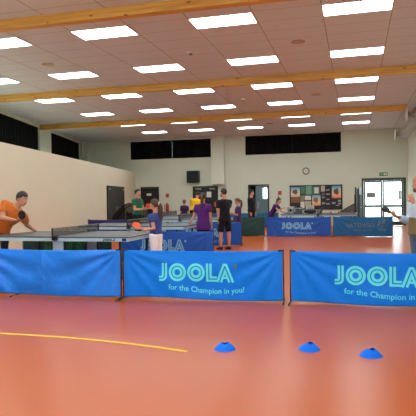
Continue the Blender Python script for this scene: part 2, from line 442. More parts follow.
# door_5: glazed double door, dark green frame
M_grn = mat('dark green frame paint', (38, 58, 58), .4)
mb = MB(); X0, X1, ZT = .31, 2.27, 2.22
for a, b in (((X0, 0, 0), (X0+.09, .2, ZT)), ((X1-.12, 0, 0), (X1, .2, ZT)), ((X0+.09, 0, ZT-.12), (X1-.12, .2, ZT))): mb.box(a, b)
o5 = struct(mb.build('door_5', M_grn)); o5.matrix_world = Mb
XM = 1.235
for i, (a, b) in enumerate(((X0+.095, XM-.004), (XM+.004, X1-.125))):
    mb = MB(); t = .075
    mb.box((a, .05, .01), (a+t, .1, ZT-.125)).box((b-t, .05, .01), (b, .1, ZT-.125)).box((a+t, .05, .01), (b-t, .1, .2)).box((a+t, .05, ZT-.2), (b-t, .1, ZT-.125)).box((a+t, .05, .86), (b-t, .1, .96))
    lf = mb.build('door_leaf', M_grn, o5, bevel=.004)
    MB().box((a+t, .07, .2), (b-t, .08, .86)).box((a+t, .07, .96), (b-t, .08, ZT-.2)).build('door_pane', M_pane, lf)
    hx = b-.04 if i == 0 else a+.04; sx = -1 if i == 0 else 1
    MB().tube([(hx, .05, .72), (hx, -.03, .73), (hx+sx*.2, -.03, .80), (hx+sx*.22, -.03, 1.0), (hx+sx*.1, -.03, 1.12), (hx, -.03, 1.12), (hx, .05, 1.12)], .012).build('door_handle', M_black, lf, True)
MB().box((1.93, .02, 1.2), (2.06, .049, 1.62)).build('panel', mat('pale grey plastic', (190, 200, 205), .5), o5)
sheet('notice', .53, .93, 1.30, 1.55, mat('grey paper', (150, 154, 158), .8), 'grey notice stuck on the left pane of the glazed door', 'notice', y=YB+.068)
# exit sign
M_exg = mat('exit sign green', (40, 130, 84), .5); M_exw = mat('exit sign white', (225, 235, 225), .5)
t = thing('exit_sign', 'small green and white exit sign above the glazed double door', 'exit sign', (1.29, YB-.001, 2.39))
MB().box((-.18, -.03, -.085), (.18, 0, .085)).build('housing', M_exg, t, bevel=.005)
mb = MB().box((.02, -.033, -.055), (.075, -.0302, .055)).box((-.02, -.033, -.012), (.015, -.0302, .012))       # door and arrow
mb.add([(-.045, -.0325, 0), (-.012, -.0325, .032), (-.012, -.0325, -.032)], [(0, 1, 2)])
mb.ell((-.10, -.031, .042), (.014, 0, 0), (0, .002, 0), (0, 0, .014), 10, 6)
mb.tube([(-.10, -.0315, .025), (-.092, -.0315, -.01), (-.115, -.0315, -.05)], .006, 6).tube([(-.092, -.0315, -.01), (-.07, -.0315, -.03), (-.08, -.0315, -.055)], .006, 6).tube([(-.13, -.0315, .0), (-.105, -.0315, .02), (-.07, -.0315, .0)], .005, 6)
mb.box((.10, -.033, -.055), (.15, -.0302, .055)).build('pictogram', M_exw, t)

# wall speaker, clock, call points, extinguisher
t = thing('wall_speaker', 'square black speaker box high on the back wall left of the hanging casing', 'speaker', (-7.89, YB-.001, 2.49))
MB().box((-.31, -.3, -.3), (.31, 0, .3)).build('cabinet', M_dark, t, bevel=.02)
MB().box((-.27, -.312, -.26), (.27, -.3005, .26)).build('grille', mat('speaker cloth', (34, 36, 36), .9), t)
t = thing('wall_clock', 'round white wall clock with dark rim above the notice board', 'clock', (-2.26, YB-.001, 2.63))
mb = MB().lathe([(.15, 0), (.165, .02), (.165, .045), (.135, .045), (.13, .02)], n=32); ri = mb.build('rim', M_dark, t, True); ri.rotation_euler = (pi/2, 0, 0)
f = MB().lathe([(.001, .012), (.135, .012), (.135, .02), (.001, .02)], n=32).build('dial', M_paper, t); f.rotation_euler = (pi/2, 0, 0)
MB().box((-.006, -.03, 0), (.006, -.022, .08)).build('hand', M_black, t); MB().box((-.005, -.03, -.004), (.1, -.022, .006)).build('hand', M_black, t)
M_red = mat('red paint', (170, 42, 34), .4)
for x, z, lab in ((-9.33, 1.56, 'small red alarm call point on the back wall above the fire extinguisher'), (-3.53, 1.6, 'small red alarm call point on the back wall beside the open doorway')):
    t = thing('call_point', lab, 'alarm call point', (x, YB-.001, z), 0, 'red alarm call points')
    MB().box((-.09, -.04, -.1), (.09, 0, .1)).build('box', mat('pale red', (190, 96, 72), .5), t, bevel=.008); MB().box((-.04, -.046, -.045), (.04, -.0405, .045)).build('button', M_red, t)
t = thing('fire_extinguisher', 'red fire extinguisher hanging on the back wall behind the tables', 'fire extinguisher', (-9.3, YB-.15, .68))
MB().lathe([(.001, 0), (.08, .0), (.085, .02), (.085, .36), (.06, .43), (.03, .45), (.001, .45)], n=24).build('cylinder', M_red, t, True)
MB().cyl((0, 0, .44), (0, 0, .5), .022).box((-.02, -.08, .49), (.02, .04, .515)).build('valve', M_black, t)
MB().tube([(0, 0, .48), (-.1, -.02, .46), (-.14, -.04, .3), (-.12, -.03, .1)], .012).build('hose', M_black, t, True)
MB().box((-.03, .08, .1), (.03, .149, .35)).build('bracket', M_dark, t)

# ducts along the right of the ceiling
M_duct = mat('painted duct', (168, 164, 150), .5)
def duct(lab, pts, r, flange):
    t = thing('ventilation_duct', lab, 'duct', pts[0], 0); p0 = V(pts[0])
    MB().tube([V(p) - p0 for p in pts], r, 24).build('pipe', M_duct, t, True)
    MB().cyl(V(flange[0]) - p0, V(flange[1]) - p0, r + .05, 24).build('flange', M_white, t)
duct('round grey duct meeting the right end of the farthest beam', [(1.72, 19.53, 4.13), (2.0, 19.53, 4.13), (2.36, 19.53, 4.13)], .165, ((1.70, 19.53, 4.13), (1.74, 19.53, 4.13)))
a = [(1.62, 23.4, 3.88), (1.85, 23.4, 3.88)] + [(1.85 + .3*sin(q), 23.4 - 1.6*(1-cos(q)), 3.88 + .22*(1-cos(q))) for q in (.4, .8, 1.2, 1.57)] + [(2.2, 21.0, 4.14), (2.2, 20.2, 4.16)]
duct('curved grey duct elbow in the far right ceiling corner', a, .17, ((1.60, 23.4, 3.88), (1.63, 23.4, 3.88)))

# notice board and what is pinned to it
M_board = mat('charcoal felt', (52, 54, 60), .95)
t = thing('notice_board', 'wide dark notice board on the back wall under the clock', 'notice board', (-1.81, YB-.001, 1.36))
MB().box((-1.2, -.03, -.55), (1.2, 0, .55)).build('board', M_board, t)
MB().box((-1.24, -.045, .55), (1.24, 0, .59)).box((-1.24, -.045, -.59), (1.24, 0, -.55)).box((-1.24, -.045, -.55), (-1.2, 0, .55)).box((1.2, -.045, -.55), (1.24, 0, .55)).build('frame', M_dark, t)
def poster_mat(name, sky, sand, fig, sx, sz):
    m = mat(name, sky, .7); nt = m.node_tree; b = nt.nodes['Principled BSDF']
    tc = nt.nodes.new('ShaderNodeTexCoord'); sp = nt.nodes.new('ShaderNodeSeparateXYZ'); nt.links.new(tc.outputs['Generated'], sp.inputs[0])
    cr = nt.nodes.new('ShaderNodeValToRGB'); e = cr.color_ramp.elements
    e[0].position = .0; e[0].color = srgb(*sand); e[1].position = 1; e[1].color = srgb(*sky)
    k = e.new(.3); k.color = srgb(min(sand[0]+25, 255), sand[1]+40, sand[2]+40); k = e.new(.75); k.color = srgb(170, 200, 205)
    nt.links.new(sp.outputs['Z'], cr.inputs[0])
    n = nt.nodes.new('ShaderNodeTexNoise'); n.inputs['Scale'].default_value = 5; nt.links.new(tc.outputs['Generated'], n.inputs['Vector'])
    vm = nt.nodes.new('ShaderNodeVectorMath'); vm.operation = 'DISTANCE'
    mx0 = nt.nodes.new('ShaderNodeVectorMath'); mx0.operation = 'ADD'
    sc0 = nt.nodes.new('ShaderNodeVectorMath'); sc0.operation = 'SCALE'; sc0.inputs['Scale'].default_value = .35
    nt.links.new(n.outputs['Color'], sc0.inputs[0]); nt.links.new(tc.outputs['Generated'], mx0.inputs[0]); nt.links.new(sc0.outputs[0], mx0.inputs[1])
    fl_ = nt.nodes.new('ShaderNodeVectorMath'); fl_.operation = 'MULTIPLY'; fl_.inputs[1].default_value = (1, 0, 1); nt.links.new(mx0.outputs[0], fl_.inputs[0])
    nt.links.new(fl_.outputs[0], vm.inputs[0]); vm.inputs[1].default_value = (sx+.17, 0, sz+.17)
    lt = nt.nodes.new('ShaderNodeMath'); lt.operation = 'LESS_THAN'; lt.inputs[1].default_value = .27; nt.links.new(vm.outputs['Value'], lt.inputs[0])
    mx = nt.nodes.new('ShaderNodeMix'); mx.data_type = 'RGBA'; mx.inputs[7].default_value = srgb(*fig)
    nt.links.new(lt.outputs[0], mx.inputs[0]); nt.links.new(cr.outputs[0], mx.inputs[6]); nt.links.new(mx.outputs[2], b.inputs['Base Color'])
    return m
bpx = lambda x: -3.035 + (x-290)/52.0*2.45       # places along the board
bpz = lambda y: 1.926 - (y-186)/23.0*1.137
def pinned(nm, x0, x1, y0, y1, m, lab, grp):
    return sheet(nm, bpx(x0), bpx(x1), bpz(y1), bpz(y0), m, lab, nm, grp, y=YB-.032)
pinned('poster', 290.8, 300, 187, 197, poster_mat('poster picture one', (66, 132, 180), (214, 178, 140), (110, 90, 84), .5, .5), 'blue and beige picture poster at the left top of the notice board', 'posters on the notice board')
pinned('poster', 312.3, 320.8, 195, 205.5, poster_mat('poster picture two', (86, 160, 200), (220, 160, 118), (140, 108, 90), .45, .5), 'blue and sandy picture poster low in the middle of the notice board', 'posters on the notice board')
pinned('poster', 332, 341, 186.6, 198.5, poster_mat('poster picture three', (66, 140, 196), (226, 140, 96), (96, 84, 84), .5, .52), 'blue and orange picture poster at the right end of the notice board', 'posters on the notice board')
pinned('poster', 291, 300, 197.5, 202.5, mat('brown poster', (140, 96, 66), .8, noise_amt=.4, nscale=9), 'brown picture poster under the left poster on the board', 'posters on the notice board')
G1 = mat('green sheet', (86, 128, 112), .8, noise_amt=.25, nscale=12); G2 = mat('pale green sheet', (126, 170, 150), .8, noise_amt=.2, nscale=12); PK = mat('beige paper', (190, 180, 158), .8)
gr = 'sheets on the notice board'
pinned('sheet', 300.6, 305.2, 186.8, 194.2, G1, 'dark green sheet beside the left poster on the board', gr)
pinned('sheet', 306, 312, 186.4, 194.6, G2, 'pale green sheet second from left at board top', gr)
pinned('sheet', 312.6, 320, 186.8, 194.4, G1, 'dark green sheet with white centre at the board top', gr)
sheet('sheet', bpx(314.6), bpx(318.9), bpz(193.6), bpz(187.8), M_paper, 'white paper on the dark green sheet of the notice board', 'sheet', gr, y=YB-.0385)
pinned('sheet', 321.2, 325.2, 186.4, 192, PK, 'tall cream paper at the top just right of the dark green sheet', gr)
pinned('sheet', 300.6, 304.5, 195.4, 200.8, mat('olive sheet', (140, 140, 110), .8), 'olive sheet in the middle row of the notice board', gr)
pinned('sheet', 305, 311.2, 195.8, 200, M_paper, 'wide white paper in the middle row of the notice board', gr)
pinned('sheet', 305, 311.4, 201, 205.8, PK, 'beige paper in the lowest row of the notice board', gr)
pinned('sheet', 300.6, 304.6, 201.4, 208, M_paper, 'white paper in the lowest row beside the carton', gr)
strips = [(326.2, 329.8, 190, 191), (326.2, 330, 194, 195.2), (326.6, 329.6, 199, 200.2), (326.4, 329.8, 203.2, 204.6), (322, 325.2, 197, 198.2), (322, 325.4, 202.4, 204.2), (332, 335.4, 202.2, 204), (337.8, 340.8, 200.2, 202), (338, 341, 203, 204.4), (336, 339.4, 205, 206), (322, 325, 193, 196)]
where = ['highest of the middle column', 'second of the middle column', 'third of the middle column', 'lowest of the middle column', 'left column under the cream paper', 'lowest of the left column', 'under the right poster, leftmost', 'right end, upper', 'right end, middle', 'right end, lowest', 'directly below the cream paper']
for (a, b, c, d), wv in zip(strips, where):
    pinned('paper_slip', a, b, c, d, mat('grey paper slip', (165, 165, 165), .8) if 'directly' not in wv else mat('brown paper slip', (110, 96, 92), .8), 'small paper slip on the notice board: ' + wv, 'paper slips on the notice board')

# ------------------------------------------------------------------ lettering helpers (flat outlines in letter-height units)
def band(path, o0, o1, closed=False, step=.09):
    """strip between two parallel offsets of a polyline, mitred"""
    P = [V((a, b)) for a, b in path]; n = len(P)
    def off(i, o):
        if closed or 0 < i < n-1:
            a = (P[i] - P[i-1]).normalized(); b = (P[(i+1) % n] - P[i]).normalized()
        else:
            a = b = ((P[1] - P[0]) if i == 0 else (P[-1] - P[-2])).normalized()
        na = V((-a.y, a.x)); nb = V((-b.y, b.x)); m = (na + nb).normalized()
        return P[i] + m * (o / max(m.dot(na), .3))
    vs = []; fs = []
    segs = range(n if closed else n-1)
    for i in segs:
        j = (i+1) % n; A0, A1, B0, B1 = off(i, o0), off(i, o1), off(j, o0), off(j, o1)
        k = max(1, int((P[j]-P[i]).length/step))
        for q in range(k):
            t0 = q/k; t1 = (q+1)/k; b = len(vs)
            vs += [A0.lerp(B0, t0), A0.lerp(B0, t1), A1.lerp(B1, t1), A1.lerp(B1, t0)]; fs.append((b, b+1, b+2, b+3))
    return vs, fs
def arc(cx, cy, rx, ry, a0, a1, n): return [(cx + rx*cos(a0 + (a1-a0)*i/n), cy + ry*sin(a0 + (a1-a0)*i/n)) for i in range(n+1)]
def logo_word():
    vs = []; fs = []
    def put(dx, vf):
        b = len(vs); vs.extend([v + V((dx, 0)) for v in vf[0]]); fs.extend([tuple(i+b for i in f) for f in vf[1]])
    J = [(0, .15)] + arc(.14, .30, .15, .15, -pi/2, 0, 5) + [(.29, 1.0)]
    for a, b in ((.03, .145), (-.145, -.03)): put(0, band(J, a, b))
    for cx in (.98, 1.97):
        for ra, rb in ((.465, .335), (.285, .15)):
            c = arc(0, 0, 1, 1, 0, 2*pi, 36)[:-1]
            q = [V((cx + x*r, .5 + y*r*1.075)) for r in (ra, rb) for x, y in c]
            put(0, (q, [(i, (i+1) % 36, 36+(i+1) % 36, 36+i) for i in range(36)]))
    L = [(.15, 1.0), (.15, .15), (.56, .15)]
    for a, b in ((.03, .15), (-.15, -.03)): put(2.50, band(L, a, b))
    A = [(0, 0), (.36, 1.0), (.57, 1.0), (.93, 0)]
    put(3.02, band(A, -.12, 0)); 
    A2 = [(.195, 0), (.465, .76), (.735, 0)]
    put(3.02, band(A2, -.115, 0)); put(3.02, band([(.36, .23), (.57, .23)], -.06, .05))
    return vs, fs
LOGO = logo_word()
def font_word(txt, bold=0., shear=0.):
    c = bpy.data.curves.new('txt', 'FONT'); c.body = txt; c.size = 1; c.offset = bold; c.resolution_u = 2; c.shear = shear
    o = bpy.data.objects.new('txt', c); COL.objects.link(o)
    me = bpy.data.meshes.new_from_object(o.evaluated_get(bpy.context.evaluated_depsgraph_get()))
    vs = [V((v.co.x, v.co.y)) for v in me.vertices]; fs = [tuple(p.vertices) for p in me.polygons]
    bpy.data.objects.remove(o); bpy.data.curves.remove(c); bpy.data.meshes.remove(me)
    return vs, fs
SLOGAN = font_word('for the Champion in you!', .012)
def span(w): xs = [v.x for v in w[0]]; return min(xs), max(xs)
def print_on(parts, name, m, parent, surf):
    """parts: list of (word, x, z, scale_x, scale_z, bend); surf(x, z) -> y of the cloth front"""
    mb = MB()
    for wd, x, z, sx, sz, bend in parts:
        a, b = span(wd)
        out = []
        for v in wd[0]:
            t = (v.x - a)/(b - a); px = x + (v.x - a)*sx; pz = z + v.y*sz + (bend(t) if bend else 0)
            out.append((px, surf(px, pz) - .0035, pz))
        mb.add(out, wd[1])
    o = bpy.data.objects.new(name, None)
    me = bpy.data.meshes.new(name); me.from_pydata([tuple(v) for v in mb.v], [], mb.f); me.update()
    o = bpy.data.objects.new(name, me); COL.objects.link(o); me.materials.append(m); o.parent = parent
    return o

# ------------------------------------------------------------------ court barriers
M_blue = mat('bright blue vinyl cloth', (0, 130, 250), .42, spec=.22, bump=.4, bscale=9)
M_royal = mat('royal blue cloth', (20, 84, 178), .5, spec=.4)
M_teal = mat('petrol blue cloth', (8, 98, 158), .6)
M_tealb = mat('teal cloth', (18, 96, 138), .6)
M_green = mat('bottle green cloth', (20, 62, 58), .6)
M_navy = mat('navy cloth', (30, 38, 106), .6)
M_cyan = mat('cyan print', (96, 240, 255), .5)
M_pale = mat('pale blue print', (128, 184, 224), .5)
M_greenp = mat('green print', (24, 116, 44), .5)
M_greyp = mat('grey print', (92, 122, 140), .5)
BG = 'court barriers'
def barrier(lab, p0, p1, m, amp=.012, logo=None, seed=0, crease=0., wrinkle=1., extra_foot=None, lshift=0., poles=(1, 1), artengo=False, group=BG):
    p0 = V(p0); p1 = V(p1); d = p1 - p0; L = d.length
    t = thing('court_barrier', lab, 'barrier', (p0.x, p0.y, 0), atan2(d.y, d.x), group)
    H = .69
    def surf(x, z):
        s = x/L; u = z/H
        e = min(1, 8*s, 8*(1-s))
        y = amp*(sin(5.1*s + seed) + .5*sin(11*s + 2.1*seed + 1.5*u)) * e
        y += amp*.9*noise.noise(V((x*2.2 + seed*7, z*3.1, seed))) * wrinkle * e
        # pull folds running down from the upper corners
        for cx, sg in ((0, 1), (L, -1)):
            r = sqrt((x-cx)**2 + (H-z)**2) + .05; a = atan2(H - z, abs(x-cx) + .001)
            y += .012*wrinkle*sin(a*17 + seed)*math.exp(-r*1.3)*min(1, r*3)*e
        if crease: y += -.035*math.exp(-abs(x-crease)*9)*(1-.3*u)
        y += amp*1.3*(1-u)*sin(7*s + seed*3)*e
        return y
    nx = int(L/.022); nz = 30; vs = []; fs = []
    sag = lambda x: -.012*sin(pi*x/L)
    for dy in (0, .004):
        for j in range(nz+1):
            for i in range(nx+1):
                x = .012 + (L-.024)*i/nx; u = j/nz; z = .022 + .012*sin(6*x/L+seed)*(1-u) + (H-.022)*u + sag(x)*u
                vs.append((x, surf(x, z) + dy, z))
    N = (nx+1)*(nz+1); w_ = nx+1
    for j in range(nz):
        for i in range(nx):
            a = j*w_ + i; fs += [(a, a+1, a+w_+1, a+w_), (N+a, N+a+w_, N+a+w_+1, N+a+1)]
    for i in range(nx): fs += [(i, N+i, N+i+1, i+1), (nz*w_+i, nz*w_+i+1, N+nz*w_+i+1, N+nz*w_+i)]
    for j in range(nz): fs += [(j*w_, j*w_+w_, N+j*w_+w_, N+j*w_), (j*w_+nx, N+j*w_+nx, N+(j+1)*w_+nx, (j+1)*w_+nx)]
    b = MB().add(vs, fs).build('banner', m, t, smooth=True)
    if logo:
        k = L/2.25
        print_on([(LOGO, .525*k + lshift, .262, .268*k, .25, None)], 'lettering', logo, b, surf)['label'] = 'outlined block capitals'
        a0, a1 = span(SLOGAN); s = 1.06*k/(a1-a0)
        print_on([(SLOGAN, .66*k + lshift*.6, .125, s, .105, lambda q: .024*cos(q*4.9) - .002)], 'slogan', logo, b, surf)
        c = arc(0, 0, 1, 1, 0, 2*pi, 14)[:-1]; c = [V((x, y)) for x, y in c]
        print_on([(([v for v in c], [tuple(range(14))]), 1.575*k + lshift, .478, .026, .026, None)], 'mark', M_greyp if logo is M_cyan else logo, b, surf)
    if artengo:
        wd = font_word('ARTENGO', .03); a0, a1 = span(wd); s = .98/(a1-a0)
        print_on([(wd, .40, .33, s, .2, None)], 'lettering', M_greyp, b, surf)
        wd2 = font_word('table tennis', .01); a0, a1 = span(wd2); s = .62/(a1-a0)
        print_on([(wd2, .66, .2, s, .1, None)], 'slogan', M_greyp, b, surf)
        ov = lambda cx, cy, rx, ry, n=24: ([V((cx + rx*cos(2*pi*i/n), cy + ry*sin(2*pi*i/n))) for i in range(n)], [tuple(range(n))])
        half = ([V((cx, cy)) for cx, cy in arc(.10, .2, .10, .2, pi/2, 3*pi/2, 14)], [tuple(range(15))])
        pp = band([(.14, 0), (.14, .36)], -.02, .02)
        bow = ([V((cx, cy)) for cx, cy in arc(.16, .28, .12, .1, -pi/2, pi/2, 12)], [tuple(range(13))])
        dot = ov(.2, .06, .035, .05)
        print_on([(half, 1.47, .2, 1, 1, None), (pp, 1.60, .2, 1, 1, None), (bow, 1.64, .24, 1, 1, None), (dot, 1.66, .17, 1, 1, None)], 'emblem', M_greyp, b, surf)
    for e, x in enumerate((0, L)):
        if not poles[e]: continue
        pl = MB().cyl((x, 0, .02), (x, 0, .705), .0085).build('pole', M_black, t, True)
        MB().tube([(x, -.2, .008), (x, -.19, .012), (x, 0, .022), (x, .19, .012), (x, .2, .008)], .009).build('foot', M_black, pl, True)
        MB().cyl((x, 0, .695), (x + (.07 if e == 0 else -.07), 0, .690), .010).build('corner_arm', M_black, pl, True)
    if extra_foot:
        MB().tube([(extra_foot, -.16, .008), (extra_foot, 0, .014), (extra_foot, .16, .008)], .010).build('foot', M_black, t, True)
    return t
barrier('plain wrinkled bright blue court barrier at the front left', (-5.50, 6.99), (-3.20, 7.035), mat('creased bright blue vinyl cloth', (0, 130, 250), .3, spec=.5, bump=.9, bscale=7), .02, None, 1.3, crease=1.06, wrinkle=2.5, extra_foot=.62)
barrier('bright blue court barrier with cyan lettering in the middle of the front row', (-3.165, 7.035), (-.925, 7.19), M_blue, .012, M_cyan, .4, wrinkle=1.1)
barrier('bright blue court barrier with cyan lettering at the right of the front row', (-.835, 7.175), (1.42, 7.14), M_blue, .012, M_cyan, 2.2, wrinkle=1.1, lshift=.045)
barrier('dark green court barrier with green lettering under the nearest table', (-7.07, 10.42), (-4.95, 10.42), M_green, .006, M_greenp, .2)
barrier('royal blue court barrier with pale lettering behind the girl in white trousers', (-5.12, 11.2), (-2.93, 11.2), M_royal, .012, M_pale, .9, crease=2.02)
barrier('royal blue court barrier with pale lettering behind the man in black shorts', (-5.45, 15.36), (-3.17, 15.36), M_royal, .008, M_pale, 1.7)
barrier('plain dark green court barrier in front of the man in the black hoodie', (-5.45, 19.2), (-3.14, 19.2), M_green, .012, None, .5)
barrier('royal blue court barrier with pale lettering left of the petrol blue one', (-3.02, 19.06), (-.80, 19.06), M_royal, .008, M_pale, 2.9)
barrier('petrol blue court barrier with grey lettering in front of the glazed door', (-.73, 19.1), (1.235, 19.3), M_teal, .004, None, .1, artengo=True)
barrier('teal court barrier along the back wall behind the purple shirted woman', (-8.05, 24.5), (-5.72, 24.5), M_tealb, .006, None, 3.1)
barrier('teal court barrier along the back wall in front of the open doorway', (-5.66, 24.5), (-3.36, 24.5), M_tealb, .006, None, 3.9)
barrier('navy blue court barrier beside the left wall behind the second table', (-9.2, 17.5), (-7.05, 17.5), M_navy, .004, None, 2.5)

# ------------------------------------------------------------------ table tennis tables and nets
M_top = mat('dark slate table top', (72, 78, 84), .42, spec=.5)
M_line = mat('white line paint', (214, 218, 220), .5)
M_apron = mat('pale blue table apron', (176, 214, 228), .45)
M_apron2 = mat('grey blue table apron', (150, 178, 194), .45)
M_wheel = mat('grey rubber', (60, 62, 66), .6)
def table(lab, x0, x1, y0, y1, ap, h=.76, letters=False):
    xm = (x0+x1)/2; ym = (y0+y1)/2
    t = thing('table_tennis_table', lab, 'table', (xm, ym, 0), 0, 'table tennis tables')
    hx = (x1-x0)/2; hy = (y1-y0)/2
    for s in (-1, 1):
        a, b = sorted((s*.008, s*hx))
        tp = MB().box((a, -hy, h-.022), (b, hy, h)).build('tabletop', M_top, t, bevel=.003)
        ln = MB(); z0, z1 = h+.0002, h+.0012
        ln.box((a, -hy, z0), (b, -hy+.02, z1)).box((a, hy-.02, z0), (b, hy, z1)).box((min(s*hx, s*(hx-.02)), -hy+.02, z0), (max(s*hx, s*(hx-.02)), hy-.02, z1))
        a_, b_ = sorted((s*.008, s*(hx-.02))); ln.box((a_, -.0015, z0), (b_, .0015, z1)).build('line_marking', M_line, tp)
        f = MB(); i0, i1 = sorted((s*.03, s*(hx-.015))); z0, z1 = h-.085, h-.0225; y_ = hy-.012
        f.box((i0, -y_, z0), (i1, -y_+.03, z1)).box((i0, y_-.03, z0), (i1, y_, z1)).box((i0, -y_+.03, z0), (i0+.03, y_-.03, z1)).box((i1-.03, -y_+.03, z0), (i1, y_-.03, z1))
        apo = f.build('apron', ap, tp)
        if letters and s == 1:
            wd = font_word('2000-S', .03, .2); q0, q1 = span(wd)
            print_on([(wd, hx-.50, h-.078, .25/(q1-q0), .065, None)], 'apron_lettering', M_black, tp, lambda x, z: -y_ - .0)
            MB().box((hx-.13, -y_-.002, h-.078), (hx-.05, -y_-.0002, h-.030)).build('apron_badge', M_navy, tp)
        for yy in (-hy+.14, hy-.14):
            lx = s*(hx-.22)
            l = MB().box((lx-.02, yy-.02, .03), (lx+.02, yy+.02, h-.0225)).build('leg', M_black, t)
            MB().cyl((lx, yy, 0), (lx, yy, .03), .03).build('leveller', M_wheel, l)
    for yy in (-hy+.12, hy-.12):
        u_ = MB().box((-.11, yy-.02, .10), (.11, yy+.02, h-.10)).build('post_panel', ap, t)
        MB().box((-.14, yy-.03, .10), (-.11, yy+.03, h-.0225)).box((.11, yy-.03, .10), (.14, yy+.03, h-.0225)).box((-.3, yy-.025, .10), (.3, yy+.025, .15)).build('undercarriage', M_black, t)
        for wx in (-.27, .27): MB().cyl((wx, yy-.02, .05), (wx, yy+.02, .05), .0495, 20).cyl((wx, yy-.012, .05), (wx, yy+.012, .05), .02).build('wheel', M_wheel, t, True)
    MB().box((-.03, -hy+.15, .12), (.03, hy-.15, .16)).build('cross_bar', M_black, t)
    return t
M_net = netmat('black net cord', (46, 42, 40), .02, .0095)
def net(lab, x, y0, y1, h=.76, ov=.13):
    t = thing('table_tennis_net', lab, 'net', (x, (y0+y1)/2, h), 0, 'table tennis nets'); hy = (y1-y0)/2
    for s in (-1, 1):
        MB().box((-.012, min(s*(hy+ov), s*(hy+ov-.025)), -.06), (.012, max(s*(hy+ov), s*(hy+ov-.025)), .155)).box((-.03, min(s*(hy+ov-.025), s*(hy-.06)), -.06), (.03, max(s*(hy+ov-.025), s*(hy-.06)), -.03)).box((-.03, min(s*(hy-.06), s*hy), .002), (.03, max(s*(hy-.06), s*hy), .016)).box((-.02, min(s*(hy+.012), s*(hy+ov-.025)), -.03), (.02, max(s*(hy+.012), s*(hy+ov-.025)), .016)).build('net_post', M_black, t)
    mb = MB(); n = 40
    vs = []; fs = []
    for i in range(n+1):
        y = -(hy+ov-.02) + 2*(hy+ov-.02)*i/n
        vs += [(0, y, .004), (0, y, .145)]
    for i in range(n): fs.append((2*i, 2*i+2, 2*i+3, 2*i+1))
    mb.add(vs, fs); mb.uv = lambda c: (c.y, c.z); mb.build('net_mesh', M_net, t)
    MB().box((-.004, -(hy+ov-.025), .142), (.004, hy+ov-.025, .1525)).build('net_tape', mat('grey tape', (150, 148, 142), .7), t)
    return t
TA = (-6.58, -3.75, 8.58, 10.11); TB = (-6.62, -3.86, 12.04, 13.56); TC = (-6.57, -3.83, 15.75+.1, 17.3); TE = (-8.42, -5.68, 18.9+.45, 20.87); TD = (-2.68, .06, 20.15, 21.67)
table('nearest slate table tennis table with pale blue apron beside the orange shirted man', *TA, M_apron, letters=True)
net('black net across the nearest table tennis table', (TA[0]+TA[1])/2+.02, TA[2], TA[3])
table('slate table tennis table, second from the front, the purple shirted woman leaning on it', *TB, M_apron)
net('black net across the second table from the front', (TB[0]+TB[1])/2, TB[2], TB[3])
table('slate table tennis table in front of the green shirted man, third from the front', *TC, M_apron)
net('black net across the third table from the front', (TC[0]+TC[1])/2, TC[2], TC[3])
table('slate table tennis table beside the yellow shirted person at the back left', *TE, M_apron2)
net('black net across the back left table', (TE[0]+TE[1])/2, TE[2], TE[3])
table('slate table tennis table behind the two blue barriers at the back right', *TD, M_apron2)
net('black net across the back right table', (TD[0]+TD[1])/2, TD[2], TD[3])

def ball(loc, lab):
    o = MB().ell((0, 0, .02), (.02, 0, 0), (0, .02, 0), (0, 0, .02), 20, 12).build('table_tennis_ball', mat('white celluloid', (240, 240, 235), .4), smooth=True)
    o.location = loc; return tag(o, lab, 'ball')
ball((-5.86, 9.85, .7615), 'white table tennis ball lying on the nearest table by the net')

# folded table stored upright near the glazed door
t = thing('folded_table', 'dark table tennis table folded upright left of the glazed door', 'table', (.12, 22.9, 0), radians(-3))
for s in (-1, 1):
    tp = MB().box((s*.07-.011, -.76, .38), (s*.07+.011, .76, 1.75)).build('tabletop', M_dark, t)
    sg = s*.058; MB().box((min(s*.035, sg), -.74, .42), (max(s*.035, sg), -.70, 1.7)).box((min(s*.035, sg), .70, .42), (max(s*.035, sg), .74, 1.7)).build('apron', M_black, tp)
    MB().box((s*.1-.015, -.6, .09), (s*.1+.015, -.56, 1.45)).box((s*.1-.015, .56, .09), (s*.1+.015, .6, 1.45)).box((s*.1-.015, -.56, .9), (s*.1+.015, .56, .94)).build('frame', M_black, t)
MB().box((-.28, -.6, .09), (.28, -.55, .13)).box((-.28, .55, .09), (.28, .6, .13)).box((-.03, -.55, .09), (.03, .55, .13)).build('undercarriage', M_black, t)
for wx in (-.24, .24):
    for wy in (-.575, .575): MB().cyl((wx, wy-.02, .05), (wx, wy+.02, .05), .05, 20).build('wheel', M_wheel, t, True)

# ball catch nets: bent tube frame with dark netting
M_net2 = netmat('dark catch net', (28, 28, 30), .03, .017)
def catch_net(lab, loc, w_, h_, curve, lean=.5, sc_=1.):
    t = thing('ball_catch_net', lab, 'ball net', loc, 0, 'ball catch nets')
    pts = curve
    MB().tube([(x, 0, z) for x, z in pts], .014).build('front_frame', M_black, t, True)
    MB().tube([(x, lean, z*.985) for x, z in pts], .012).build('rear_frame', M_black, t, True)
    mb = MB(); vs = []; fs = []
    for x, z in pts: vs += [(x, .01, z-.012), (x, lean-.01, z*.985-.012)]
    for i in range(len(pts)-1): fs.append((2*i, 2*i+2, 2*i+3, 2*i+1))
    mb.add(vs, fs); mb.uv = lambda c: (c.x + c.z*.7, c.y); mb.build('top_netting', M_net2, t)
    mb = MB(); zc = min(p[1] for p in pts); vs = [(x, lean-.02, z*.985-.01) for x, z in pts] + [(x, lean-.02, .06) for x, z in pts]; n = len(pts)
    mb.add(vs, [(i, i+1, n+i+1, n+i) for i in range(n-1)]); mb.uv = lambda c: (c.x, c.z); mb.build('back_netting', M_net2, t)
    for x, z in (pts[0], pts[-1]): MB().cyl((x, 0, 0), (x, 0, z), .014).build('leg', M_black, t)
    return t
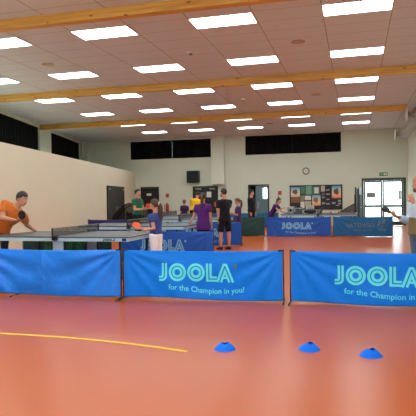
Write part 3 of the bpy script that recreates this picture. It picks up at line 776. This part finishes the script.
catch_net('dark domed ball catch net in front of the black double door at the left', (-8.55, 17.95, 0), 1, 1, [(0, .50), (.12, .82), (.3, 1.0), (.55, 1.2), (.72, 1.26), (.86, 1.24), (1.05, 1.16), (1.22, 1.0), (1.35, .72)], .5)
catch_net('sloping grey ball catch net beside the upright folded table', (-.55, 21.8, 0), 1, 1, [(0, .82), (.2, .92), (.4, 1.03), (.56, 1.12)], .3)
t = thing('equipment_trolley', 'black equipment trolley behind the domed net by the left door', 'trolley', (-7.98, 18.75, 0))
MB().box((-.35, -.1, .3), (.35, .2, .36)).box((-.35, -.1, .62), (.35, .2, .66)).build('shelf', M_dark, t)
for sx in (-.33, .33):
    for sy in (-.08, .18): MB().box((sx-.015, sy-.015, .06), (sx+.015, sy+.015, .95)).build('post', M_black, t)
MB().box((-.3, -.06, .3605), (.3, .16, .56)).box((-.28, -.06, .6605), (.2, .16, .9)).build('bin', M_black, t)
for sx in (-.33, .33):
    for sy in (-.08, .18): MB().cyl((sx, sy-.015, .03), (sx, sy+.015, .03), .03).build('wheel', M_wheel, t)

# ------------------------------------------------------------------ things on the back right table
t = thing('ball_bucket', 'white bucket with a dark opening on the back right table', 'bucket', (-2.36, 20.75, .7625))
MB().lathe([(.001, 0), (.11, 0), (.14, .26), (.15, .27), (.135, .265), (.105, .02), (.001, .015)], n=28).build('pail', M_white, t, True)
MB().tube([(-.145, 0, .25), (-.13, -.06, .16), (0, -.16, .08), (.13, -.06, .16), (.145, 0, .25)], .006).build('handle', M_black, t, True)
MB().cyl((0, -.131, .14), (0, -.127, .14), .05, 20).build('emblem', M_black, t)
o = MB().box((-.13, -.09, 0), (.13, .09, .18)).box((-.14, -.1, .18), (.14, .1, .2)).build('storage_box', mat('slate plastic', (74, 80, 86), .5), bevel=.008); o.location = (-2.03, 20.45, .7625)
tag(o, 'slate grey lidded box at the front of the back right table', 'box')
t = thing('scoreboard', 'small black and white flip scoreboard on the back right table', 'scoreboard', (-2.12, 20.95, .7625))
MB().box((-.17, -.06, 0), (.17, .06, .02)).add([(-.17, -.05, .02), (.17, -.05, .02), (.17, .05, .02), (-.17, .05, .02), (-.17, 0, .24), (.17, 0, .24)], [(0, 1, 5, 4), (2, 3, 4, 5), (0, 4, 3), (1, 2, 5), (0, 3, 2, 1)]).build('stand', M_black, t)
for x in (-.15, .02): MB().add([(x, -.049, .05), (x+.13, -.049, .05), (x+.13, -.013, .21), (x, -.013, .21)], [(0, 1, 2, 3)]).build('score_card', M_paper, t)
o = MB().box((-.15, -.1, 0), (.15, .1, .3)).box((-.152, -.012, .3), (.152, .012, .302)).build('carton', mat('white cardboard', (200, 196, 188), .8), bevel=.004); o.location = (-1.66, 20.95, .7625)
tag(o, 'white carton standing on the back right table', 'carton')
t = thing('sports_bag', 'black sports bag on the back right table beside the carton', 'bag', (-1.62, 20.55, .7625))
mb = MB(); mb.ell((0, 0, .085), (.24, 0, 0), (0, .1, 0), (0, 0, .085), 24, 12).build('body', M_dark, t, True)
MB().tube([(-.1, -.02, .165), (-.08, -.02, .21), (.08, -.02, .21), (.1, -.02, .165)], .01).build('strap', M_black, t, True)
for i, (x, lab) in enumerate(((-.86, 'small pink marker cup on the back right table, nearest the net'), (-.58, 'small pink marker cup in the middle of the right half of the back table'), (-.10, 'small pink marker cup at the right end of the back right table'))):
    o = MB().lathe([(.001, 0), (.05, 0), (.05, .004), (.022, .075), (.018, .09), (.001, .092)], n=20).build('marker_cup', mat('pink plastic', (206, 70, 92), .5), smooth=True)
    o.location = (x, 20.5, .7625); tag(o, lab, 'marker', 'pink marker cups')
t = thing('umpire_pole', 'black slanting camera pole with clamp on the back right table', 'pole', (-1.2, 20.3, .764))
MB().cyl((-.036, 0, .02), (.06, 0, .2), .028).build('shaft', M_black, t, True); MB().box((-.1, -.05, 0), (.02, .05, .02)).build('clamp', M_black, t); MB().ell((.07, 0, .2), (.06, 0, 0), (0, .045, 0), (0, 0, .04)).build('head', M_black, t, True)

# ------------------------------------------------------------------ disc cones and line on the floor
M_cone = mat('blue soft plastic', (0, 116, 245), .5, spec=.2)
def disc_cone(x, y, rz, lab):
    t = thing('disc_cone', lab, 'cone', (x, y, 0), rz, 'blue disc cones on the floor'); prof = [(.102, 0), (.100, .004), (.06, .042), (.036, .058), (.031, .058), (.034, .053), (.057, .038), (.094, .002), (.102, 0)]
    n = 40; mb = MB(); rs = []
    for r, z in prof:
        ring = []
        for i in range(n):
            a = 2*pi*i/n; dz = (.007*cos(2*a) if r < .045 else 0)
            ring.append(V((r*cos(a), r*sin(a), z + dz)))
        rs.append(ring)
    mb.rings(rs, caps=False).build('shell', M_cone, t, True)
    MB().lathe([(.001, .020), (.05, .020), (.052, .0225), (.001, .0225)], n=24).build('inner_web', mat('deep blue plastic', (10, 44, 130), .5), t)
disc_cone(-1.18, 4.87, .3, 'leftmost blue disc cone on the orange floor')
disc_cone(-.419, 5.02, 1.1, 'middle blue disc cone on the orange floor')
disc_cone(.124, 4.94, .7, 'rightmost blue disc cone on the orange floor')
ln = [(-4.6, 4.86), (-3.9, 4.93), (-3.3, 4.945), (-2.9, 4.935), (-2.5, 4.90), (-2.1, 4.845), (-1.8, 4.785), (-1.5, 4.71)]
mb = MB(); vs = []; fs = []
for i, (x, y) in enumerate(ln):
    a = V(ln[min(i+1, len(ln)-1)]) - V(ln[max(i-1, 0)]); a.normalize(); nrm = V((-a.y, a.x))*.02
    for s in (-1, 1):
        for z in (.0008, .0035): vs.append((x + s*nrm.x, y + s*nrm.y, z))
for i in range(len(ln)-1):
    a = 4*i; fs += [(a+1, a+3, a+7, a+5), (a, a+1, a+5, a+4), (a+2, a+6, a+7, a+3)]
fs += [(0, 2, 3, 1), (len(vs)-4, len(vs)-3, len(vs)-1, len(vs)-2)]
tag(mb.add(vs, fs).build('floor_line', mat('yellow tape', (244, 204, 40), .6)), 'yellow curved tape line on the orange floor at lower left', 'floor line')

# ------------------------------------------------------------------ people
def skinm(n, c): return mat('skin ' + n, c, .55, spec=.35)
M_skin = skinm('light', (206, 150, 124)); M_skin2 = skinm('tan', (190, 136, 110))
M_eye = mat('eye white', (230, 228, 222), .3); M_iris = mat('iris brown', (40, 28, 22), .3); M_lip = mat('lip', (166, 92, 84), .5)
def cloth(n, c): return mat(n, c, .85, spec=.2, sheen=.1, bump=.15, bscale=30)
UP = V((0, 0, 1))
def perp(v, d): v = V(v); return (v - d*v.dot(d)).normalized()

def person(lab, x, y, H, facing, S=(0, 0, 1), look=None, armR=((0, 0, -1), (0, 0, -1)), armL=((0, 0, -1), (0, 0, -1)),
           legR=((0, 0, -1), (0, 0, -1)), legL=((0, 0, -1), (0, 0, -1)), skin=None, hair=('short', (40, 30, 26)), shirt=None, sleeve=.5,
           pants=None, plen=2., shoe=(30, 30, 32), girth=1., headk=1., sw=.115, dress=0., voxel=.011, curl=.5, hips=None, hem=.0, group=None, sockc=None, hood=False, collar=None, cuffs=None, band=None):
    skin = skin or M_skin
    f = V(facing).normalized(); S = V(S).normalized(); look = V(look if look else facing).normalized()
    hf = V(hips).normalized() if hips else V((f.x, f.y, 0)).normalized(); hr = hf.cross(UP)
    fr = perp(f, S); R = fr.cross(S)                                   # chest front, right
    LT, LS, AK = .245*H, .235*H, .042*H
    hipdx = .052*H*girth**.5
    legs = []
    for sgn, lg in ((1, legR), (-1, legL)):
        a = V(lg[0]).normalized(); b = V(lg[1]).normalized(); h0 = hr*sgn*hipdx
        k = h0 + a*LT; an = k + b*LS; legs.append((sgn, h0, k, an))
    zmin = min(l[3].z for l in legs)
    hipz = AK - zmin
    P0 = V((0, 0, hipz)); T = lambda t: P0 + S*(t*H)
    t_ = thing('person', lab, 'person', (x, y, 0), 0, group)
    body = MB()
    def ring(t, rx, ry, n=20, inf=0., off=0.):
        c = T(t) + fr*off*H
        return [c + R*cos(2*pi*i/n)*(rx*H*g + inf) + fr*sin(2*pi*i/n)*(ry*H*g + inf) for i in range(n)]
    g = girth
    prof = [(-.05, .072, .055), (-.01, .094, .066), (.04, .090, .063), (.095, .080, .058), (.16, .090, .063), (.215, .101, .066), (.262, .106, .056), (.287, .082, .042), (.31, .045, .036)]
    body.rings([ring(*p) for p in prof])
    neck0 = T(.29); hc = T(.315) + (S*.55 + UP*.45).normalized()*(.098*H) + look*(.014*H)
    hk = headk*H; lh = V((look.x, look.y, 0)).normalized() if abs(look.z) < .95 else fr
    hu = (UP*.8 + S*.2); hu = perp(hu, look); hr_ = look.cross(hu)
    body.capsule(neck0, .036*H, hc - hu*.03*hk - look*.012*hk, .031*H)
    body.ell(hc + hu*.012*hk - look*.006*hk, hr_*.0445*hk, look*.056*hk, hu*.058*hk)
    body.ell(hc - hu*.022*hk + look*.014*hk, hr_*.035*hk, look*.040*hk, hu*.045*hk)
    body.capsule(hc + look*.048*hk + hu*.006*hk, .006*hk, hc + look*.060*hk - hu*.014*hk, .0085*hk)          # nose
    for s in (-1, 1): body.ell(hc + hr_*s*.045*hk - look*.006*hk - hu*.004*hk, hr_*.006*hk, look*.010*hk, hu*.017*hk, 10, 8)
    # arms and hands
    hands = []; arms = []
    for s, ar in ((1, armR), (-1, armL)):
        a = V(ar[0]).normalized(); b = V(ar[1]).normalized()
        sh = T(.258) + R*s*sw*H*.98
        el = sh + a*.165*H; wr = el + b*.145*H
        body.capsule(T(.255) + R*s*sw*H*.5, .044*H*g**.5, sh, .033*H*g**.5); body.capsule(sh, .033*H*g**.5, el, .0235*H*g**.5); body.capsule(el, .0235*H*g**.5, wr, .0155*H)
        nrm = perp(V(ar[2]) if len(ar) > 2 else -R*s, b); sd = b.cross(nrm)                      # palm normal, across the palm
        if (sd.dot(f) < 0) : sd = -sd
        body.ell(wr + b*.03*H, b*.036*H, sd*.024*H, nrm*.0115*H, 12, 8)
        cu = ar[3] if len(ar) > 3 else curl
        for q in range(4):
            o = (q - 1.5)*.0125*H; ln_ = (.044, .049, .046, .036)[q if sd.dot(f) < 0 else 3 - q]*H
            b0 = wr + b*(.055*H) + sd*o; d1 = (b*cos(cu*.8) + nrm*sin(cu*.8)); d2 = (b*cos(cu*2.2) + nrm*sin(cu*2.2))
            b1 = b0 + d1*ln_*.55; b2 = b1 + d2*ln_*.5
            body.capsule(b0 - b*.015*H, .0056*H, b1, .0054*H, n=8); body.capsule(b1, .0054*H, b2, .0046*H, n=8)
        th0 = wr + b*.018*H + sd*.018*H; th1 = th0 + (b*.55 + sd*.6 + nrm*.35).normalized()*.027*H; th2 = th1 + (b*.8 + nrm*.5).normalized()*.022*H
        body.capsule(th0, .0075*H, th1, .0062*H, n=8); body.capsule(th1, .0062*H, th2, .0050*H, n=8)
        hands.append(dict(wrist=wr, palm=wr + b*.045*H, d=b, n=nrm, s=sd)); arms.append((s, sh, a, el, b, wr))
    # legs and feet
    for sgn, h0, k, an in legs:
        h0 = P0 + h0; k = P0 + k; an = P0 + an
        body.capsule(h0, .054*H*g**.6, k, .033*H*g**.4); body.capsule(k, .033*H, k.lerp(an, .35), .033*H); body.capsule(k.lerp(an, .3), .034*H, an, .0195*H)
        body.capsule(an, .02*H, an + hf*.06*H - UP*.02*H, .016*H)
    bo = fused(body, 'body', skin, t_, voxel, 3)
    # face
    ey = MB(); ir = MB(); 
    for s in (-1, 1):
        c = hc + look*.0475*hk + hr_*s*.018*hk + hu*.010*hk
        e_ = MB().ell(c, hr_*.0066*hk, look*.004*hk, hu*.0032*hk, 10, 6).build('eye', M_eye, bo, True)
        MB().ell(c + look*.0020*hk, hr_*.0034*hk, look*.0026*hk, hu*.0031*hk, 8, 6).build('iris', M_iris, bo, True)
    MB().ell(hc + look*.0515*hk - hu*.034*hk, hr_*.014*hk, look*.004*hk, hu*.0042*hk, 12, 6).build('mouth', M_lip, bo, True)
    # hair
    hm = mat('hair %d %d %d' % hair[1], hair[1], .6, noise_amt=.25, nscale=60)
    if hair[0] != 'bald':
        mb = MB(); n, m = 28, 18; vs = []; fs = []
        C = hc + hu*.014*hk - look*.006*hk
        for j in range(m+1):
            th = -pi/2 + pi*j/m
            for i in range(n):
                ph = 2*pi*i/n; q = max(cos(th), .01); dx, dy, dz = cos(ph)*q, sin(ph)*q, sin(th)
                line = .42 - .95*max(0, -dy*.9 + .35) if dy < .75 else .45
                lim = .44 if dy > .55 else (.12 if dy > .22 else (-.22 if dy > -.12 else -.72))
                k = 1.09 + .03*noise.noise(V((dx*4, dy*4, dz*4))) if dz > lim else .84
                vs.append(C + hr_*dx*.046*hk*k*1.02 + look*dy*.056*hk*k + hu*dz*.058*hk*k)
        for j in range(m):
            for i in range(n): fs.append((j*n+i, j*n+(i+1) % n, (j+1)*n+(i+1) % n, (j+1)*n+i))
        ho = mb.add(vs, fs).build('hair', hm, t_, True)
        for s in (-1, 1): MB().capsule(hc + look*.050*hk + hr_*s*.010*hk + hu*.023*hk, .0024*hk, hc + look*.045*hk + hr_*s*.027*hk + hu*.024*hk, .0018*hk, n=6).build('eyebrow', hm, bo, True)
        if hair[0] in ('ponytail', 'longtail'):
            b0 = hc - look*.055*hk + hu*(.016 if hair[0] == 'ponytail' else .0)*hk; L_ = hair[2]*H
            pts = [b0 + look*.012*hk, b0 - look*.022*hk + hu*.006*hk, b0 - look*.034*hk - UP*.03*hk, b0 - look*.034*hk - UP*(.03*hk + L_*.35), b0 - look*.028*hk - UP*(.03*hk + L_*.7), b0 - look*.02*hk - UP*(.03*hk + L_)]
            MB().tube(pts, [.014*hk, .016*hk, .021*hk, .025*hk, .021*hk, .006*hk], 14).build('ponytail', hm, ho, True)
            if len(hair) > 3: fused(MB().ell(b0 - look*.016*hk + hu*.005*hk, hr_*.026*hk, look*.012*hk, hu*.024*hk, 14, 8), 'hair_tie', mat('hair tie', hair[3], .8), ho, .006, 1)
        if hair[0] == 'bun': MB().capsule(hc + hu*.066*hk - look*.022*hk, .019*hk, hc + hu*.105*hk - look*.036*hk, .011*hk).build('bun', hm, ho, True); MB().tube([hc - look*.055*hk, hc - look*.07*hk - UP*.05*hk, hc - look*.06*hk - UP*.12*hk], [.02*hk, .022*hk, .008*hk]).build('ponytail', hm, ho, True)
        if False:
            fused(MB().ell(hc - hu*.044*hk + look*.020*hk, hr_*.036*hk, look*.037*hk, hu*.026*hk), 'beard', hm, bo, .006, 2)
    if hair[0] in ('beard', 'bald'):
        bd = MB().ell(hc - hu*.046*hk + look*.022*hk, hr_*.0355*hk, look*.0355*hk, hu*.024*hk)
        fused(bd, 'beard', hm if hair[0] == 'beard' else mat('grey stubble', (112, 84, 74), .7), bo, .006, 2)
    # trousers or shorts
    if pants:
        pm = cloth('trousers %d %d %d' % pants, pants); mb = MB()
        mb.rings([ring(t, a, b, inf=.012) for t, a, b in ((-.055, .070, .055), (-.01, .094, .066), (.04, .090, .063), (.075, .084, .060))])
        for sgn, h0, k, an in legs:
            h0 = P0 + h0; k = P0 + k; an = P0 + an
            if plen <= 1: mb.capsule(h0, .056*H*g**.6 + .010, h0.lerp(k, plen), (.046 if plen < .9 else .044)*H + .014, f1=True)
            else: mb.capsule(h0, .056*H*g**.6 + .010, k, .036*H + .012); mb.capsule(k, .036*H + .012, k.lerp(an, min(plen - 1, 1.)), .027*H + .012, f1=True)
        fused(mb, 'trousers' if plen > 1 else 'shorts', pm, t_, max(voxel, .01), 4)
    if shirt:
        sm = cloth('shirt %d %d %d' % shirt, shirt); mb = MB(); inf = .022
        low = [(p[0], p[1], p[2]) for p in prof if p[0] > max(hem, -.005) - .001]
        first = (hem, (.094 if hem > -.04 else .110) + dress*.4, (.067 if hem > -.04 else .074) + dress*.3)
        if dress: low = [(hem, .092 + dress, .066 + dress)] + [(p[0], p[1], p[2]) for p in prof if p[0] > .0]
        else: low = [first] + ([(-.005, .102, .07)] if hem < -.02 else []) + [p for p in low if p[0] > hem + .01]
        mb.rings([ring(t, a, b, inf=inf if t < .25 else (.014 if t < .3 else .006)) for t, a, b in low])
        for s, sh, a, el, b, wr in arms:
            mb.capsule(T(.25) + R*s*sw*H*.45, .047*H*g**.5 + .010, sh, .036*H*g**.5 + .012)
            if sleeve <= 1: mb.capsule(sh, .036*H*g**.5 + .012, sh.lerp(el, sleeve), .031*H*g**.5 + .013, f1=True)
            else:
                mb.capsule(sh, .036*H*g**.5 + .012, el, .028*H*g**.5 + .013); mb.capsule(el, .028*H*g**.5 + .013, el.lerp(wr, min(sleeve-1, 1.)), .021*H + .010, f1=True)
        if hood: mb.ell(T(.285) - fr*.05*H, R*.07*H, fr*.035*H, S*.035*H)
        so = fused(mb, 'dress' if dress else 'shirt', sm, t_, max(voxel, .011), 4)
        if collar: fused(MB().rings([ring(t, a, b, inf=q) for t, a, b, q in ((.235, .104, .060, .027), (.262, .108, .056, .024), (.287, .084, .043, .020), (.31, .047, .038, .012))]), 'yoke', cloth('yoke %d %d %d' % collar, collar), so, .011, 2)
        if band: fused(MB().rings([ring(t, a, b, inf=.030) for t, a, b in ((hem - .01, .098, .07), (hem + .03, .093, .066), (band[1], .086, .062))]), 'hem_band', cloth('hem band', band[0]), so, .011, 2)
    for sgn, h0, k, an in legs:
        an = P0 + an
        bz = an - UP*AK
        fd = hf
        mb = MB(); rs = []
        for u, wd, ht in ((-.034, .018, .045), (-.03, .026, .052), (.0, .028, .055), (.04, .029, .042), (.08, .032, .030), (.105, .027, .022), (.118, .012, .014)):
            c = bz + fd*u*H; sd = fd.cross(UP); rs.append([c + sd*cos(2*pi*i/16)*wd*H + UP*(max(0., .5 + .5*sin(2*pi*i/16)*1.15)*ht*H if sin(2*pi*i/16) > -.87 else 0) for i in range(16)])
        mb.rings(rs).build('shoe', mat('shoe %d %d %d' % shoe, shoe, .6), t_, True)
    return dict(root=t_, hands=[{k: (v + V((x, y, 0)) if k in ('wrist', 'palm') else v) for k, v in h.items()} for h in hands], head=hc + V((x, y, 0)))

def bat(lab, grip, d, n, face, size=1.):
    """grip: centre of the handle; d: handle to blade; n: blade normal; face: rubber colour"""
    grip = V(grip); d = V(d).normalized(); n = perp(n, d); s = d.cross(n)
    t = thing('table_tennis_bat', lab, 'bat', grip, 0, 'table tennis bats')
    out = [(-.011, .052), (-.02, .058)]
    pts = [(.016, .05), (.026, .062)] + [(.076*size*sin(a), .135 - .079*size*cos(a)) for a in [(.45 + (2*pi - .9)*i/26) for i in range(27)]] + [(-.026, .062), (-.016, .05)]
    def slab(z0, z1, k, off=0):
        mb = MB(); c = V((0, .125)); P = [((V(p) - c)*k + c) for p in pts]; m = len(P)
        vs = [s*p.x + d*p.y + n*z for z in (z0, z1) for p in P]
        return mb.add(vs, [tuple(range(m))[::-1], tuple(range(m, 2*m))] + [(i, (i+1) % m, m+(i+1) % m, m+i) for i in range(m)])
    slab(-.0035, .0035, 1).build('blade', mat('bat wood', (190, 140, 90), .5), t)
    fo = slab(.0036, .0075, .985).build('rubber', mat('rubber %d %d %d' % face[0], face[0], .6), t)
    slab(-.0075, -.0036, .985).build('rubber', mat('rubber %d %d %d' % face[1], face[1], .6), t)
    mb = MB(); rs = []
    for u, a, b in ((-.05, .017, .012), (-.045, .018, .013), (0, .014, .011), (.05, .014, .010)):
        rs.append([d*u + s*cos(2*pi*i/12)*a + n*sin(2*pi*i/12)*b for i in range(12)])
    mb.rings(rs).build('handle', mat('handle wood', (170, 120, 76), .5), t, True)
    return t
RED = (196, 62, 40); BLK = (22, 22, 26); ORA = (226, 92, 40)

# orange shirted man leaning on the left end of the nearest table
p = person('man in an orange shirt leaning over the left end of the nearest table', -6.78, 9.22, 1.80, (.80, -.60, 0), S=(.78, -.05, .62), look=(.90, -.16, -.40),
           armR=((.12, -.45, -.85), (.96, -.10, -.16), (0, 0, 1), .8), armL=((-.25, .72, -.62), (.02, .86, -.44), (0, .2, -1), .35), girth=1.28, sw=.122, headk=1.14,
           hair=('short', (44, 38, 36)), shirt=(214, 116, 44), sleeve=.62, pants=(44, 54, 84), plen=1.9, skin=M_skin, voxel=.009, legL=((-.1, .1, -1), (.0, 0, -1)), hem=-.03, hips=(.9, -.45, 0))
h = p['hands'][0]
bat('table tennis bat with black rubber held by the orange shirted man', h['palm'] + V((.02, 0, .02)), (.75, -.1, .6), (.15, -1, .1), (BLK, BLK), 1.1)
ORANGE_HANDS = p['hands']
# girl at the right end
p = person('girl in a blue t-shirt and white trousers with a long ponytail holding an orange bat', -3.60, 9.5, 1.38, (-.93, .34, 0), look=(-.97, .2, -.15),
           armL=((.28, -.1, -.95), (-.42, -.88, -.08), (0, .3, 1), .8), armR=((-.2, .1, -.97), (-.9, .1, -.1), (0, -.3, 1), .8), headk=1.13, sw=.098, girth=.93,
           hair=('longtail', (78, 48, 34), .19, (226, 232, 240)), shirt=(58, 74, 138), sleeve=.5, pants=(252, 253, 255), plen=1.97, hem=.02, voxel=.009)
h = p['hands'][1]
bat('table tennis bat with orange rubber held by the girl in white trousers', h['palm'] + V((-.01, -.01, .015)), (-.75, -.15, .52), (.35, -.55, .60), (ORA, ORA), .98)
GIRL = p['hands']
# green shirted man
p = person('man in a green polo shirt with grey shoulders holding out a red bat', -6.88, 16.5, 1.72, (.98, -.2, 0), look=(1, -.12, 0),
           armR=((.15, -.1, -.98), (.97, .05, .06), (0, .5, .8), .8), armL=((.25, .1, -.96), (.95, -.1, .1), (0, -.5, .8), .8), hair=('short', (30, 24, 24)), shirt=(24, 104, 72), sleeve=.55, pants=(26, 28, 36), girth=1.14, collar=(66, 74, 78))
h = p['hands'][0]
bat('red table tennis bat held out by the green shirted man', h['palm'] + V((.01, 0, .02)), (.72, 0, .55), (.1, -1, .25), (RED, RED), 1.05)
# purple shirted woman leaning on the second table
p = person('woman in a purple t-shirt and black shorts with a ponytail seen from behind', -3.62, 12.85, 1.53, (-.12, .99, 0), S=(-.02, .05, 1), look=(-.1, 1, -.1),
           armL=((-.32, .05, -.95), (-.52, .0, -.85), (0, 0, -1), .5), armR=((.10, .05, -.99), (.02, .4, -.92), (-1, 0, 0), .6), hair=('ponytail', (66, 42, 34), .19), shirt=(84, 34, 112), sleeve=.55, pants=(24, 22, 28), plen=.75, girth=.96, sw=.106, hem=-.115, headk=1.05)
# black shirted man
p = person('man in a black t-shirt and black shorts seen from behind with bare calves', -3.42, 14.25, 1.65, (-.70, .71, 0), look=(-.88, .46, -.05),
           armL=((-.02, -.06, -.99), (.02, .1, -1), (.6, .3, 0), .5), armR=((-.25, .32, -.90), (-.93, .25, .10), (-.5, -.2, .5), .8), hair=('beard', (26, 22, 22)), shirt=(24, 25, 34), sleeve=.6, pants=(22, 24, 34), plen=.93, girth=1.03, sw=.112, shoe=(24, 26, 32), hem=-.05, voxel=.01, legR=((.10, .02, -1), (.02, 0, -1)), legL=((-.06, 0, -1), (-.02, 0, -1)))
h = p['hands'][0]
bat('round red table tennis bat raised beside the black shirted man', (h['palm'] + V((-.02, 0, .02))), (-.10, 0, 1), (0, -1, .1), (ORA, RED), 1.05)
# girl in purple further back
person('girl in a purple dress with a long brown ponytail behind the man in black shorts', -3.60, 16.9, 1.37, (-.95, -.2, 0), look=(-.9, -.3, -.3), armL=((-.1, -.15, -.98), (-.75, -.1, .35), (0, 0, 1), .8), armR=((-.2, 0, -.97), (-.8, -.1, .2), (0, 0, 1), .8),
       hair=('longtail', (92, 62, 46), .16), shirt=(78, 40, 104), sleeve=.8, pants=(60, 34, 84), plen=1.9, headk=1.12, sw=.096, girth=.95, dress=.012, hem=-.12)
# man in the black hoodie
person('man in a black hooded jacket standing in front of the open doorway', -4.03, 21.5, 1.69, (.97, -.24, 0), look=(1, -.2, -.05), armR=((-.02, -.1, -.99), (.2, -.05, -.97), (0, .6, 0), .5), armL=((.0, .1, -.99), (.25, 0, -.97)),
       hair=('short', (36, 28, 26)), shirt=(24, 24, 26), sleeve=1.95, pants=(28, 28, 34), hood=True, girth=1.12, hem=-.03)
# yellow shirted person bending forward
person('person in a yellow shirt and black trousers beside the child at the back', -6.38, 21.35, 1.70, (-.1, .98, 0), S=(.10, .32, .88), look=(.25, .85, -.45), armR=((.2, .2, -.9), (.0, .5, -.8)), armL=((-.2, .2, -.9), (-.0, .5, -.8)),
       hair=('short', (40, 30, 28)), shirt=(232, 176, 20), sleeve=.6, pants=(24, 24, 28), girth=1.2, hips=(-.1, .98, 0), hem=-.02)
# child beside
person('child in a dark purple top and grey trousers standing by the back wall', -7.12, 22.3, 1.33, (.05, 1, 0), armR=((.15, .1, -.98), (-.1, .5, -.8)), armL=((-.15, .1, -.98), (.1, .5, -.8)), hair=('short', (96, 70, 52)), shirt=(62, 32, 74), sleeve=.8, pants=(138, 142, 150), headk=1.14, sw=.1, hem=.03)
# girl leaning over the back right table
person('girl in purple with a hair bun leaning over the back right table', -3.12, 20.85, 1.42, (.93, -.35, 0), S=(.52, -.05, .85), look=(.95, -.2, -.2), armR=((.45, -.35, -.6), (.85, -.1, .25), (0, 0, 1), .6), armL=((.5, .1, -.75), (.85, .05, -.15), (0, 0, -1), .5),
       hair=('bun', (44, 32, 32)), shirt=(70, 30, 100), sleeve=.6, pants=(44, 32, 60), plen=.6, headk=1.12, sw=.098, legL=((-.25, .1, -.95), (-.05, 0, -1)), hem=-.05, girth=.95)
# bald man at the right edge
p = person('bald man in a pale blue jacket and jeans with one hand at his chin', .875, 7.95, 1.675, (-.86, -.45, 0), look=(-.86, -.45, -.12),
           armL=((-.42, -.42, -.78), (-.36, .24, .9), (.2, .6, 0), .9), armR=((-.12, -.05, -.98), (-.66, -.60, .26), (0, 0, 1), .9), hair=('bald', (120, 100, 90)), shirt=(196, 214, 230), sleeve=1.9, pants=(92, 108, 132), plen=1.95, girth=1.1, hem=.0, band=((124, 112, 74), .135), voxel=.009, skin=M_skin2, headk=1.05)
h = p['hands'][0]
bat('table tennis bat with black rubber held out by the bald man', h['palm'] + V((-.015, 0, .02)), (-.55, .35, .35), (.1, -.6, .6), (BLK, BLK), .68)
BALD = p
for nm, q in (('orange', ORANGE_HANDS), ('girl', GIRL), ('bald', BALD['hands'])):
    print('HANDS', nm, [tuple(round(c, 3) for c in hh['palm']) for hh in q])
print('BALDHEAD', BALD['head'])

# ------------------------------------------------------------------ view
vs_ = sc.view_settings; vs_.view_transform = 'Standard'; vs_.look = 'None'; vs_.gamma = 1; vs_.use_curve_mapping = False
vs_.exposure = .6
